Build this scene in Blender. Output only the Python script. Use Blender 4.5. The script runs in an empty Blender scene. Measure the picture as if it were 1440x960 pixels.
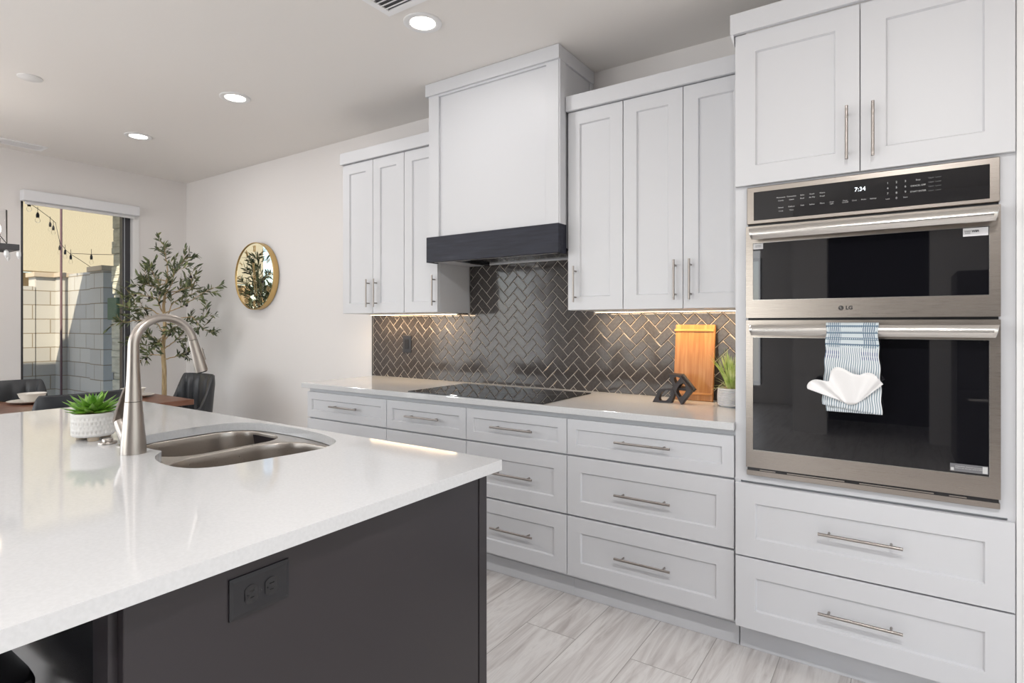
import bpy, bmesh, math, random
from math import sin, cos, pi, radians as R
from mathutils import Vector, Matrix
random.seed(7)
C = bpy.context.scene.collection
S = bpy.context.scene

# ------------------------------------------------------------------ camera
cd = bpy.data.cameras.new('camera'); cam = bpy.data.objects.new('camera', cd); C.objects.link(cam)
cd.sensor_width = 36; cd.lens = 36*805/1440; cd.shift_y = -24.5/1440; cd.clip_start = .02
cam.location = (0, 0, 1.30); cam.rotation_euler = (R(90), 0, R(34.18)); S.camera = cam
# ------------------------------------------------------------------ world, sun, window light, exposure
W = bpy.data.worlds.new('world'); S.world = W; W.use_nodes = True
wn = W.node_tree.nodes; wl = W.node_tree.links
sky = wn.new('ShaderNodeTexSky'); sky.sky_type = 'NISHITA'; sky.sun_disc = False
sky.sun_elevation = R(50); sky.sun_rotation = R(200)
wl.new(sky.outputs[0], wn['Background'].inputs[0]); wn['Background'].inputs[1].default_value = 0.24
def light(name, kind, loc, energy, color=(1, 1, 1), parent=None, rot=None, **kw):
    d = bpy.data.lights.new(name, kind); d.energy = energy; d.color = color
    for k, v in kw.items(): setattr(d, k, v)
    o = bpy.data.objects.new(name, d); C.objects.link(o); o.location = loc
    if rot is not None: o.rotation_euler = rot
    if parent: o.parent = parent; o.location = Vector(loc) - parent.location
    return o
sd = Vector((-.9, 1.15, -1.5)).normalized()
light('sun', 'SUN', (0, 0, 20), 8.5, (1, .83, .62), rot=sd.to_track_quat('-Z', 'Y').to_euler(), angle=R(.6))
# daylight at the big glass wall of the living side and the rear windows
light('daylight_side_window', 'AREA', (-5.95, -2.3, 1.3), 105, (.93, .96, 1), rot=(0, R(-90), 0), shape='RECTANGLE', size=2.2, size_y=3.2)
light('daylight_rear_window', 'AREA', (-3.6, -5.35, 1.4), 108, (.96, .98, 1), rot=(R(90), 0, 0), shape='RECTANGLE', size=3.4, size_y=2.2)
light('added_right_fill', 'AREA', (1.62, .55, 1.15), 19, (1, .94, .88), rot=(0, R(90), 0), shape='RECTANGLE', size=2.0, size_y=2.6)  # fill lamp added on the right to brighten aisle and drawers
S.view_settings.view_transform = 'Standard'; S.view_settings.look = 'None'
S.view_settings.exposure = -0.14; S.view_settings.gamma = 1; S.view_settings.use_curve_mapping = False
CAN_POWER = 7.3; UNDER_POWER = 0.85
try:
    S.cycles.max_bounces = 10; S.cycles.diffuse_bounces = 5; S.cycles.glossy_bounces = 6
    S.cycles.transparent_max_bounces = 40; S.cycles.caustics_reflective = False; S.cycles.caustics_refractive = False
    S.cycles.use_denoising = True; S.cycles.sample_clamp_indirect = 6
except Exception: pass

# ------------------------------------------------------------------ materials
def mat(name, col, rough=.5, metal=0, spec=.5, emit=None, es=0, coat=0, sheen=0):
    m = bpy.data.materials.new(name); m.use_nodes = True
    b = m.node_tree.nodes['Principled BSDF']
    b.inputs['Base Color'].default_value = (*col, 1); b.inputs['Roughness'].default_value = rough
    b.inputs['Metallic'].default_value = metal; b.inputs['Specular IOR Level'].default_value = spec
    b.inputs['Coat Weight'].default_value = coat
    b.inputs['Sheen Weight'].default_value = sheen
    if emit: b.inputs['Emission Color'].default_value = (*emit, 1); b.inputs['Emission Strength'].default_value = es
    return m
def nt(m): return m.node_tree.nodes, m.node_tree.links, m.node_tree.nodes['Principled BSDF']
def noise(m, scale=(1, 1, 1), sc=5, detail=4, coord='Object', rough=.5):
    n, l, b = nt(m)
    tc = n.new('ShaderNodeTexCoord'); mp = n.new('ShaderNodeMapping'); mp.inputs['Scale'].default_value = scale
    nz = n.new('ShaderNodeTexNoise'); nz.inputs['Scale'].default_value = sc; nz.inputs['Detail'].default_value = detail
    nz.inputs['Roughness'].default_value = rough
    l.new(tc.outputs[coord], mp.inputs[0]); l.new(mp.outputs[0], nz.inputs['Vector']); return nz
def bump(m, src, strength=.1, dist=.001):
    n, l, b = nt(m); bp = n.new('ShaderNodeBump'); bp.inputs['Strength'].default_value = strength
    bp.inputs['Distance'].default_value = dist; l.new(src, bp.inputs['Height']); l.new(bp.outputs[0], b.inputs['Normal'])
def ramp(m, src, stops, dst='Base Color'):
    n, l, b = nt(m); r = n.new('ShaderNodeValToRGB'); e = r.color_ramp.elements
    while len(e) < len(stops): e.new(.5)
    for k, (p, c) in enumerate(stops): e[k].position = p; e[k].color = (*c, 1) if len(c) == 3 else c
    l.new(src, r.inputs[0])
    if dst: l.new(r.outputs[0], b.inputs[dst])
    return r
def g(v): return (v, v, v)

M = {}
M['cab'] = mat('cabinet_paint', (.635, .643, .668), .42); bump(M['cab'], noise(M['cab'], sc=900).outputs[0], .03, .0004)
M['groove'] = mat('shadow_gap', (.30, .30, .30), .8)
M['wall'] = mat('wall_paint', (.785, .765, .755), .75); bump(M['wall'], noise(M['wall'], sc=60, detail=6).outputs[0], .12, .002)
M['ceil'] = mat('ceiling_paint', (.83, .805, .775), .85); bump(M['ceil'], noise(M['ceil'], sc=22, detail=8).outputs[0], .22, .004)
M['trim'] = mat('trim_paint', (.80, .80, .80), .35); noise(M['trim'])
M['quartz'] = mat('white_quartz', (.80, .80, .80), .07)
nz = noise(M['quartz'], sc=140, detail=3); ramp(M['quartz'], nz.outputs[0], [(.35, (.615, .62, .63)), (.65, (.65, .655, .665))])
M['navy'] = mat('charcoal_cabinet_paint', (.024, .020, .023), .28)
bump(M['navy'], noise(M['navy'], sc=700).outputs[0], .05, .0004)
M['blackgloss'] = mat('black_lacquer', (.015, .015, .017), .15); noise(M['blackgloss'])
M['blackplastic'] = mat('charcoal_plastic', (.011, .011, .014), .35); bump(M['blackplastic'], noise(M['blackplastic'], sc=800).outputs[0], .1, .0003)
def steel(name, col, rough, sc, k=1):
    m = mat(name, col, rough, 1); nz = noise(m, scale=sc, sc=30, detail=5)
    ramp(m, nz.outputs[0], [(.3, g(rough*.85)), (.7, g(rough*1.15))], 'Roughness')
    if k: bump(m, nz.outputs[0], .03*k, .0002)
    return m
M['steel'] = steel('brushed_stainless_horizontal', (.40, .36, .325), .30, (.6, 110, 110), .5)
M['steelbright'] = steel('bright_handle_steel', (.66, .64, .61), .26, (.6, 110, 110), .5)
M['nickel'] = steel('brushed_nickel', (.45, .41, .375), .34, (3, 3, .2), 0)
M['pull'] = steel('satin_nickel_pull', (.36, .33, .31), .34, (1, 50, 50), 0)
M['sink'] = steel('sink_steel', (.46, .42, .38), .32, (1, 8, 8), 0)
M['glassblack'] = mat('black_glass', (.006, .006, .008), .02, spec=.75); noise(M['glassblack'])
M['cookglass'] = mat('cooktop_glass', (.008, .008, .010), .03, spec=.8); noise(M['cookglass'])
M['mark'] = mat('legend_print', (.55, .55, .55), .5); M['markdim'] = mat('dim_legend_print', (.16, .16, .17), .5)
M['display'] = mat('display_digits', (.9, .95, 1), .5, emit=(.85, .93, 1), es=1.6)
M['sticker'] = mat('sticker_paper', (.75, .75, .77), .5); noise(M['sticker'])
M['inkdark'] = mat('sticker_ink', (.06, .06, .07), .6)
M['logo'] = mat('logo_grey', (.05, .045, .045), .5, 0)
# herringbone tile glass
m = M['tile'] = mat('smoked_glass_tile', (.06, .055, .054), .09, spec=.33)
nz = noise(m, scale=(14, 1, 14), sc=6, detail=5); ramp(m, nz.outputs[0], [(.3, (.048, .043, .042)), (.7, (.080, .073, .071))])
nz2 = noise(m, sc=16, detail=2); bump(m, nz2.outputs[0], .08, .003)
M['grout'] = mat('grey_grout', (.52, .48, .43), .7); bump(M['grout'], noise(M['grout'], sc=600).outputs[0], .3, .0005)
# stained beam
m = M['beam'] = mat('charcoal_stained_wood', (.05, .05, .062), .5, spec=.3)
nz = noise(m, scale=(1.2, 8, 14), sc=5, detail=7); ramp(m, nz.outputs[0], [(.3, (.011, .012, .021)), (.62, (.020, .022, .036)), (.8, (.034, .036, .052))]); bump(m, nz.outputs[0], .15, .001)
# floor planks (porcelain, wood look, long side along Y)
m = M['floor'] = mat('plank_tile', (.45, .42, .40), .36)
n, l, b = nt(m)
tc = n.new('ShaderNodeTexCoord'); sp = n.new('ShaderNodeSeparateXYZ'); cb = n.new('ShaderNodeCombineXYZ')
l.new(tc.outputs['Object'], sp.inputs[0]); l.new(sp.outputs[1], cb.inputs[0]); l.new(sp.outputs[0], cb.inputs[1])
mp0 = n.new('ShaderNodeMapping'); mp0.inputs['Location'].default_value = (.3, .15, 0); l.new(cb.outputs[0], mp0.inputs[0])
br = n.new('ShaderNodeTexBrick'); br.offset = .35; br.inputs['Scale'].default_value = 1
br.inputs['Brick Width'].default_value = 1.2; br.inputs['Row Height'].default_value = .24; br.inputs['Mortar Size'].default_value = .0018
br.inputs['Color1'].default_value = (0, 0, 0, 1); br.inputs['Color2'].default_value = (1, 1, 1, 1); br.inputs['Mortar'].default_value = (.5, .5, .5, 1)
l.new(mp0.outputs[0], br.inputs[0])
mp = n.new('ShaderNodeMapping'); mp.inputs['Scale'].default_value = (1.3, 13, 1); l.new(mp0.outputs[0], mp.inputs[0])
va = n.new('ShaderNodeVectorMath'); va.operation = 'MULTIPLY_ADD'; va.inputs[1].default_value = (9, 7, 5)
l.new(br.outputs['Color'], va.inputs[0]); l.new(mp.outputs[0], va.inputs[2])
nz = n.new('ShaderNodeTexNoise'); nz.inputs['Scale'].default_value = 1.6; nz.inputs['Detail'].default_value = 8; nz.inputs['Distortion'].default_value = .9; nz.inputs['Roughness'].default_value = .62
l.new(va.outputs[0], nz.inputs['Vector'])
rp = ramp(m, nz.outputs[0], [(.30, (.47, .435, .42)), (.46, (.64, .61, .595)), (.58, (.75, .73, .715)), (.75, (.58, .555, .54))], None)
mx = n.new('ShaderNodeMixRGB'); mx.inputs[2].default_value = (.36, .34, .32, 1); l.new(br.outputs['Fac'], mx.inputs[0]); l.new(rp.outputs[0], mx.inputs[1])
l.new(mx.outputs[0], b.inputs['Base Color'])
# woods
def wood(name, c1, c2, c3, scale, rough=.4, sc=4):
    m = mat(name, c2, rough); nz = noise(m, scale=scale, sc=sc, detail=7); ramp(m, nz.outputs[0], [(.3, c1), (.5, c2), (.7, c3)]); bump(m, nz.outputs[0], .08, .0006); return m
M['board'] = wood('acacia_board', (.36, .135, .032), (.45, .195, .055), (.53, .27, .095), (16, 1, 1.2), .38)
M['boardend'] = wood('board_batten', (.42, .165, .035), (.52, .23, .06), (.58, .30, .09), (1, 16, 16), .38)
M['table'] = wood('walnut_table', (.10, .036, .02), (.18, .075, .043), (.26, .125, .08), (14, .9, 3), .3)
M['tableleg'] = wood('dark_table_leg', (.03, .02, .015), (.05, .03, .02), (.07, .04, .03), (8, 8, 1), .4)
M['leather'] = mat('black_leather', (.028, .031, .036), .38); bump(M['leather'], noise(M['leather'], sc=260, detail=3).outputs[0], .25, .001)
M['metalblack'] = mat('black_metal', (.02, .02, .022), .4, .3); noise(M['metalblack'])
M['gold'] = steel('brushed_gold', (.66, .46, .20), .34, (4, 4, 4), 0)
M['mirror'] = mat('mirror_glass', (.92, .94, .94), .01, 1)
M['clockmark'] = mat('gold_numeral', (.60, .42, .2), .35, .8)
M['ceramic'] = mat('cream_ceramic', (.74, .71, .66), .3); noise(M['ceramic'])
M['potwhite'] = mat('carved_white_pot', (.72, .71, .69), .55); bump(M['potwhite'], noise(M['potwhite'], sc=200).outputs[0], .1, .001)
M['potfoot'] = mat('bare_clay_foot', (.42, .35, .27), .7); noise(M['potfoot'])
M['potgrey'] = mat('ribbed_grey_pot', (.60, .61, .63), .6); bump(M['potgrey'], noise(M['potgrey'], sc=200).outputs[0], .2, .001)
M['soil'] = mat('tan_pebbles', (.45, .33, .20), .9); bump(M['soil'], noise(M['soil'], sc=120).outputs[0], 1, .004)
def leafmat(name, c1, c2, rough=.4, sc=30):
    m = mat(name, c1, rough); nz = noise(m, sc=sc, detail=3); ramp(m, nz.outputs[0], [(.35, c1), (.65, c2)]); return m
M['succ'] = leafmat('succulent_leaf', (.065, .20, .015), (.24, .46, .06), .38)
M['grass'] = leafmat('grass_blade', (.26, .40, .06), (.70, .78, .36), .45, 22)
M['olive'] = leafmat('olive_leaf', (.035, .050, .025), (.15, .185, .085), .5, 9)
M['oliveyoung'] = leafmat('young_olive_leaf', (.14, .17, .06), (.30, .33, .14), .5)
M['fruit'] = mat('dark_olive_fruit', (.02, .012, .018), .3)
M['trunk'] = wood('olive_trunk', (.26, .18, .09), (.42, .31, .17), (.55, .43, .26), (20, 20, 3), .8)
M['sculpt'] = mat('matte_dark_bronze', (.022, .019, .022), .45); bump(M['sculpt'], noise(M['sculpt'], sc=200).outputs[0], .2, .0006)
M['white'] = mat('white_cotton', (.84, .83, .83), .85, sheen=.3); bump(M['white'], noise(M['white'], sc=500).outputs[0], .3, .0005)
M['vent'] = mat('vent_white', (.90, .90, .91), .45); M['ventdark'] = mat('vent_slot', (.10, .10, .11), .8)
M['lens'] = mat('lamp_lens', (1, 1, 1), .4, emit=(1, .95, .88), es=9)
M['ledstrip'] = mat('warm_led', (1, .8, .5), .4, emit=(1, .72, .40), es=9)
M['blind'] = mat('blind_white', (.76, .77, .80), .5); noise(M['blind'])
M['frame'] = mat('dark_window_frame', (.045, .045, .052), .4); noise(M['frame'])
M['framelight'] = mat('grey_weather_strip', (.40, .42, .45), .5)
M['crystal'] = mat('crystal', (.85, .87, .88), .08, coat=1)
M['bulb'] = mat('warm_bulb', (1, .9, .8), .3, emit=(1, .80, .60), es=8)
M['candle'] = mat('candle_sleeve', (.30, .22, .20), .5)
def glass(name, tint=(1, 1, 1), gl=.09):
    m = bpy.data.materials.new(name); m.use_nodes = True; n = m.node_tree.nodes; l = m.node_tree.links
    n.remove(n['Principled BSDF']); t = n.new('ShaderNodeBsdfTransparent'); t.inputs[0].default_value = (*tint, 1)
    gs = n.new('ShaderNodeBsdfGlossy'); gs.inputs['Roughness'].default_value = .02
    lw = n.new('ShaderNodeLayerWeight'); lw.inputs[0].default_value = gl*3
    mx = n.new('ShaderNodeMixShader'); l.new(lw.outputs['Fresnel'], mx.inputs[0]); l.new(t.outputs[0], mx.inputs[1]); l.new(gs.outputs[0], mx.inputs[2])
    l.new(mx.outputs[0], n['Material Output'].inputs[0]); return m
M['pane'] = glass('window_glass', (.97, .99, .98), .05); M['tube'] = glass('chandelier_glass', (.99, .99, .99), .03)
# outdoors
m = M['block'] = mat('concrete_block', (.55, .50, .42), .9)
n, l, b = nt(m); tc = n.new('ShaderNodeTexCoord'); sp = n.new('ShaderNodeSeparateXYZ'); ad = n.new('ShaderNodeMath'); cb = n.new('ShaderNodeCombineXYZ')
l.new(tc.outputs['Object'], sp.inputs[0]); l.new(sp.outputs[0], ad.inputs[0]); l.new(sp.outputs[1], ad.inputs[1]); l.new(ad.outputs[0], cb.inputs[0]); l.new(sp.outputs[2], cb.inputs[1])
br = n.new('ShaderNodeTexBrick'); br.inputs['Scale'].default_value = 1; br.inputs['Brick Width'].default_value = .40; br.inputs['Row Height'].default_value = .203
br.inputs['Mortar Size'].default_value = .006; br.inputs['Color1'].default_value = (.45, .45, .45, 1); br.inputs['Color2'].default_value = (.52, .52, .51, 1); br.inputs['Mortar'].default_value = (.30, .26, .21, 1)
l.new(cb.outputs[0], br.inputs[0]); l.new(br.outputs[0], b.inputs['Base Color'])
bp = n.new('ShaderNodeBump'); bp.invert = True; bp.inputs['Distance'].default_value = .01; l.new(br.outputs['Fac'], bp.inputs['Height']); l.new(bp.outputs[0], b.inputs['Normal'])
M['blockcap'] = mat('block_cap', (.50, .43, .35), .9); bump(M['blockcap'], noise(M['blockcap'], sc=50).outputs[0], .3, .004)
M['stucco'] = mat('cream_stucco', (.56, .50, .37), .95); bump(M['stucco'], noise(M['stucco'], sc=40, detail=8).outputs[0], .5, .01)
M['stuccoshade'] = mat('shaded_stucco', (.44, .32, .19), .95); bump(M['stuccoshade'], noise(M['stuccoshade'], sc=40).outputs[0], .5, .01)  # eaves shade put into this browner stucco tone
m = M['stone'] = mat('stacked_stone', (.42, .42, .38), .9)
nz = noise(m, scale=(2, 2, 9), sc=3, detail=4); ramp(m, nz.outputs[0], [(.3, (.46, .46, .41)), (.5, (.60, .62, .58)), (.7, (.70, .71, .66))]); bump(m, nz.outputs[0], .8, .03)
M['patio'] = mat('patio_concrete', (.45, .42, .38), .9); bump(M['patio'], noise(M['patio'], sc=30).outputs[0], .2, .004)
M['pole'] = mat('maroon_pole', (.14, .08, .10), .5); noise(M['pole'])
M['elec'] = mat('green_grey_box', (.08, .16, .12), .6); noise(M['elec'])
M['darkroom'] = mat('unlit_hall_shade', (.03, .03, .034), .7); noise(M['darkroom'])  # lack of light in the hallway put into a near-black wall colour
M['fridge'] = mat('black_stainless', (.07, .07, .075), .25, .9); noise(M['fridge'])
M['red'] = mat('red_upholstery', (.25, .02, .03), .8); noise(M['red'])

# ------------------------------------------------------------------ mesh helpers
class MB:
    def __init__(s): s.bm = bmesh.new(); s.smooth = set()
    def vs(s, co): return [s.bm.verts.new(c) for c in co]
    def face(s, v):
        try: return s.bm.faces.new(v)
        except ValueError: return None
    def box(s, x0, x1, y0, y1, z0, z1, bev=0, seg=1):
        v = s.vs([(x, y, z) for x in (x0, x1) for y in (y0, y1) for z in (z0, z1)])
        fs = [s.face([v[i] for i in q]) for q in ((0, 1, 3, 2), (4, 6, 7, 5), (0, 4, 5, 1), (2, 3, 7, 6), (0, 2, 6, 4), (1, 5, 7, 3))]
        if bev:
            ed = list({e for f in fs for e in f.edges})
            bmesh.ops.bevel(s.bm, geom=ed, offset=bev, segments=seg, affect='EDGES', profile=.5)
        return s
    def loops(s, L, cap0=True, cap1=True, closed=True, smooth=False):
        rows = [s.vs(l) for l in L]; n = len(rows[0])
        for a, b in zip(rows, rows[1:]):
            for i in range(n if closed else n-1):
                f = s.face([a[i], a[(i+1) % n], b[(i+1) % n], b[i]])
                if f and smooth: f.smooth = True
        if cap0: s.face(rows[0][::-1])
        if cap1: s.face(rows[-1])
        return rows
    def lathe(s, prof, c=(0, 0, 0), seg=32, cap0=True, cap1=True, smooth=True):
        s.loops([[(c[0]+r*cos(2*pi*k/seg), c[1]+r*sin(2*pi*k/seg), c[2]+z) for k in range(seg)] for r, z in prof], cap0, cap1, smooth=smooth); return s
    def tube(s, path, rad, seg=10, smooth=True, cap=True, squash=None):
        P = [Vector(p) for p in path]; n = len(P); rad = rad if isinstance(rad, (list, tuple)) else [rad]*n
        T = [(P[min(i+1, n-1)]-P[max(i-1, 0)]).normalized() for i in range(n)]
        u = T[0].orthogonal().normalized(); L = []
        for i in range(n):
            u = (u - T[i]*u.dot(T[i])).normalized(); w = T[i].cross(u)
            L.append([P[i]+rad[i]*(u*cos(2*pi*k/seg)+w*sin(2*pi*k/seg)) for k in range(seg)])
        s.loops(L, cap, cap, smooth=smooth); return s
    def prism(s, poly, d):          # polygon (3d points) pushed by the vector d
        s.loops([[Vector(p) for p in poly], [Vector(p)+Vector(d) for p in poly]]); return s
    def holed(s, outer, holes, axis, lo, hi):   # slab with holes; 2d loops lifted by f
        def lift(p, h): return {2: (p[0], p[1], h), 1: (p[0], h, p[1]), 0: (h, p[0], p[1])}[axis]
        allr = [outer]+holes; tops = []
        for h in (lo, hi):
            edges = []; rr = []
            for lp in allr:
                v = s.vs([lift(p, h) for p in lp]); rr.append(v)
                for i in range(len(v)): edges.append(s.bm.edges.new((v[i], v[(i+1) % len(v)])))
            bmesh.ops.triangle_fill(s.bm, use_beauty=True, use_dissolve=False, edges=edges)
            tops.append(rr)
        for a, b in zip(*tops):
            for i in range(len(a)): s.face([a[i], a[(i+1) % len(a)], b[(i+1) % len(a)], b[i]])
        return s
    def ball(s, c, r, sc=(1, 1, 1), u=12, v=8):
        mtx = Matrix.Translation(c) @ Matrix.Diagonal((*[r*k for k in sc], 1))
        d = bmesh.ops.create_uvsphere(s.bm, u_segments=u, v_segments=v, radius=1, matrix=mtx)
        for f in {f for x in d['verts'] for f in x.link_faces}: f.smooth = True
        return s
    def build(s, name, m, parent=None, origin=None, world=True, fixn=True, sharp=True):
        root = parent
        while root is not None and root.parent is not None: root = root.parent
        org = Vector(origin) if origin is not None else (root.location.copy() if (root is not None and world) else Vector((0, 0, 0)))
        if fixn: bmesh.ops.recalc_face_normals(s.bm, faces=s.bm.faces[:])
        for v in s.bm.verts: v.co -= org
        me = bpy.data.meshes.new(name); s.bm.to_mesh(me); s.bm.free()
        if sharp and any(p.use_smooth for p in me.polygons) and not all(p.use_smooth for p in me.polygons): me.set_sharp_from_angle(angle=R(42))
        for mm in (m if isinstance(m, list) else [m]): me.materials.append(mm)
        o = bpy.data.objects.new(name, me); C.objects.link(o)
        if parent is not None: o.parent = parent
        elif origin is not None: o.location = org
        return o
def tag(o, label, cat, group=None, kind=None):
    o['label'] = label; o['category'] = cat
    if group: o['group'] = group
    if kind: o['kind'] = kind
    return o
def thing(name, label, cat, loc=(0, 0, 0), rz=0, group=None):
    o = bpy.data.objects.new(name, None); C.objects.link(o); o.location = loc; o.rotation_euler = (0, 0, rz); o.empty_display_size = .05
    return tag(o, label, cat, group)
def struct(name, mb, m, parent=None, origin=None):
    o = mb.build(name, m, parent, origin)
    if parent is None: o['kind'] = 'structure'
    return o
def dup(root, loc, rz, label, group=None):
    def cp(o, par):
        c = o.copy(); C.objects.link(c); c.parent = par
        for ch in list(o.children): cp(ch, c)
        return c
    r = cp(root, None); r.location = loc; r.rotation_euler = (0, 0, rz); r['label'] = label
    if group: r['group'] = group
    return r
def rrect(x0, x1, y0, y1, r, n=6):
    out = []
    for cx, cy, a in ((x1-r, y1-r, 0), (x0+r, y1-r, 90), (x0+r, y0+r, 180), (x1-r, y0+r, 270)):
        for k in range(n+1):
            t = R(a+90*k/n); out.append((cx+r*cos(t), cy+r*sin(t)))
    return out
def smooth_loop(P, n=6):
    out = []; N = len(P)
    for i in range(N):
        p0, p1, p2, p3 = [Vector(P[(i+k-1) % N]) for k in range(4)]
        for j in range(n):
            t = j/n; out.append(tuple(.5*((2*p1)+(p2-p0)*t+(2*p0-5*p1+4*p2-p3)*t*t+(3*p1-p0-3*p2+p3)*t**3)))
    return out
def text(body, size, loc, m, parent, name='lettering', extrude=.0003, align='CENTER', bold=0):
    cu = bpy.data.curves.new(name, 'FONT'); cu.body = body; cu.size = size; cu.extrude = extrude; cu.align_x = align; cu.align_y = 'CENTER'
    cu.resolution_u = 3; cu.offset = bold
    t = bpy.data.objects.new(name, cu); C.objects.link(t)
    bpy.context.view_layer.update()
    me = bpy.data.meshes.new_from_object(t.evaluated_get(bpy.context.evaluated_depsgraph_get()))
    bpy.data.objects.remove(t)
    root = parent
    while root.parent is not None: root = root.parent
    me.transform(Matrix.Translation(Vector(loc)-root.location) @ Matrix.Rotation(R(90), 4, 'X'))
    me.materials.clear(); me.materials.append(m)
    o = bpy.data.objects.new(name, me); C.objects.link(o); o.parent = parent; return o

# ------------------------------------------------------------------ setting: the room
XL, YB, ZC = -6.06, 2.98, 2.74
YF, XR = -5.5, 1.7
DY0, DY1, DZ = 1.645, 2.49, 2.40      # slider opening in the left wall
struct('floor', MB().box(XL-.15, XR+.15, YF-.15, YB+.15, -.1, 0), M['floor'])
struct('ceiling', MB().box(XL-.15, XR+.15, YF-.15, YB+.15, ZC, ZC+.1), M['ceil'])
struct('wall_back', MB().box(XL-.15, XR+.15, YB, YB+.15, 0, ZC), M['wall'])
struct('wall_left', MB().holed([(YF-.15, 0), (YB, 0), (YB, ZC), (YF-.15, ZC)], [[(-3.9, .12), (-.7, .12), (-.7, 2.38), (-3.9, 2.38)], [(DY0, .005), (DY1, .005), (DY1, DZ), (DY0, DZ)]], 0, XL-.15, XL), M['wall'])
struct('wall_front', MB().holed([(XL-.15, 0), (XR+.15, 0), (XR+.15, ZC), (XL-.15, ZC)], [[(-5.3, .3), (-1.9, .3), (-1.9, 2.4), (-5.3, 2.4)]], 1, YF-.15, YF), M['wall'])
struct('wall_right', MB().holed([(YF, 0), (YB, 0), (YB, ZC), (YF, ZC)], [[(-.75, .10), (1.85, .10), (1.85, 2.2), (-.75, 2.2)]], 0, XR, XR+.15), M['wall'])
# partition stubs behind the camera either side of an unlit hallway
struct('wall_hall', MB().box(-1.085, -.72, -3.15, -3.0, 0, ZC).box(.26, XR, -3.15, -3.0, 0, ZC).box(-.72, .26, -3.15, -3.0, 2.45, ZC), M['wall'])
struct('wall_hall_rear', MB().box(-.95, .5, -4.4, -4.25, 0, ZC-.01).box(-.95, -.85, -4.25, -3.16, 0, ZC-.01).box(.40, .5, -4.25, -3.16, 0, ZC-.01).box(-.85, .40, -4.25, -3.16, ZC-.05, ZC-.01), M['darkroom'])
# pantry wall to the right of the tall cabinet, with its casing
struct('wall_pantry', MB().box(.318, XR, 2.40, YB, 0, ZC), M['wall'])
struct('trim_1', MB().box(.2975, .312, 2.350, 2.40, 0, ZC-.001).box(.312, .40, 2.346, 2.40, 0, ZC-.001), M['trim'])
struct('baseboard_left', MB().box(XL, XL+.014, YF, DY0-.07, 0, .13, .003).box(XL, XL+.014, DY1+.07, YB, 0, .13, .003), M['trim'])
struct('baseboard_back', MB().box(XL+.014, -3.30, YB-.014, YB, 0, .13, .003), M['trim'])
struct('trim_2', MB().box(XL, XL+.006, DY1, DY1+.05, 0, DZ, .002).box(XL-.149, XL, DY1-.006, DY1, 0.01, DZ), M['trim'])
# slider: frame, inner strip, glass
w1 = MB().box(-6.17, -6.11, DY1-.074, DY1-.006, .01, DZ, .003).box(-6.17, -6.11, DY0, DY0+.03, .01, DZ, .003).box(-6.17, -6.11, DY0, DY1-.006, .01, .07).box(-6.17, -6.11, DY0, DY1-.006, DZ-.05, DZ)
win = struct('window_1', w1, M['frame'])
MB().box(-6.109, -6.105, DY1-.060, DY1-.053, .05, DZ-.03).build('weather_strip', M['framelight'], win)
MB().box(-6.144, -6.138, DY0+.03, DY1-.074, .07, DZ-.05).build('window_pane', M['pane'], win)
f = MB()
for y0, y1 in ((-.75, -.69), (.52, .58), (1.79, 1.85)): f.box(XR+.04, XR+.10, y0, y1, .10, 2.2, .003)
f.box(XR+.04, XR+.10, -.69, 1.79, .10, .15).box(XR+.04, XR+.10, -.69, 1.79, 2.15, 2.2)
w = struct('added_window', f, M['frame']); MB().box(XR+.066, XR+.072, -.69, 1.79, .15, 2.15).build('window_pane', M['pane'], w)  # invented right-wall window, added to go with the right fill lamp
for nm, a in (('window_2', 0), ('window_3', 1)):
    if a == 0:
        f = MB()
        for y0, y1 in ((-3.9, -3.84), (-2.33, -2.27), (-.76, -.70)): f.box(XL-.10, XL-.04, y0, y1, .12, 2.38, .003)
        f.box(XL-.10, XL-.04, -3.84, -.76, .12, .17).box(XL-.10, XL-.04, -3.84, -.76, 2.33, 2.38)
        w = struct(nm, f, M['frame']); MB().box(XL-.072, XL-.066, -3.84, -.76, .17, 2.33).build('window_pane', M['pane'], w)
    else:
        f = MB()
        for x0, x1 in ((-5.3, -5.24), (-3.63, -3.57), (-1.96, -1.9)): f.box(x0, x1, YF-.10, YF-.04, .3, 2.4, .003)
        f.box(-5.24, -1.96, YF-.10, YF-.04, .3, .35).box(-5.24, -1.96, YF-.10, YF-.04, 2.35, 2.4)
        w = struct(nm, f, M['frame']); MB().box(-5.24, -1.96, YF-.072, YF-.066, .35, 2.35).build('window_pane', M['pane'], w)

# roller blind over the slider
rb = thing('roller_blind', 'white roller blind box above the tall window by the olive tree', 'blind', (XL, 2.07, DZ))
MB().box(XL, XL+.085, DY0-.008, DY1+.022, 2.325, 2.413, .004).build('valance', M['blind'], rb)
MB().box(XL+.02, XL+.034, DY0+.02, DY1, 2.300, 2.325, .004).build('bottom_rail', M['trim'], rb)

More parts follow.
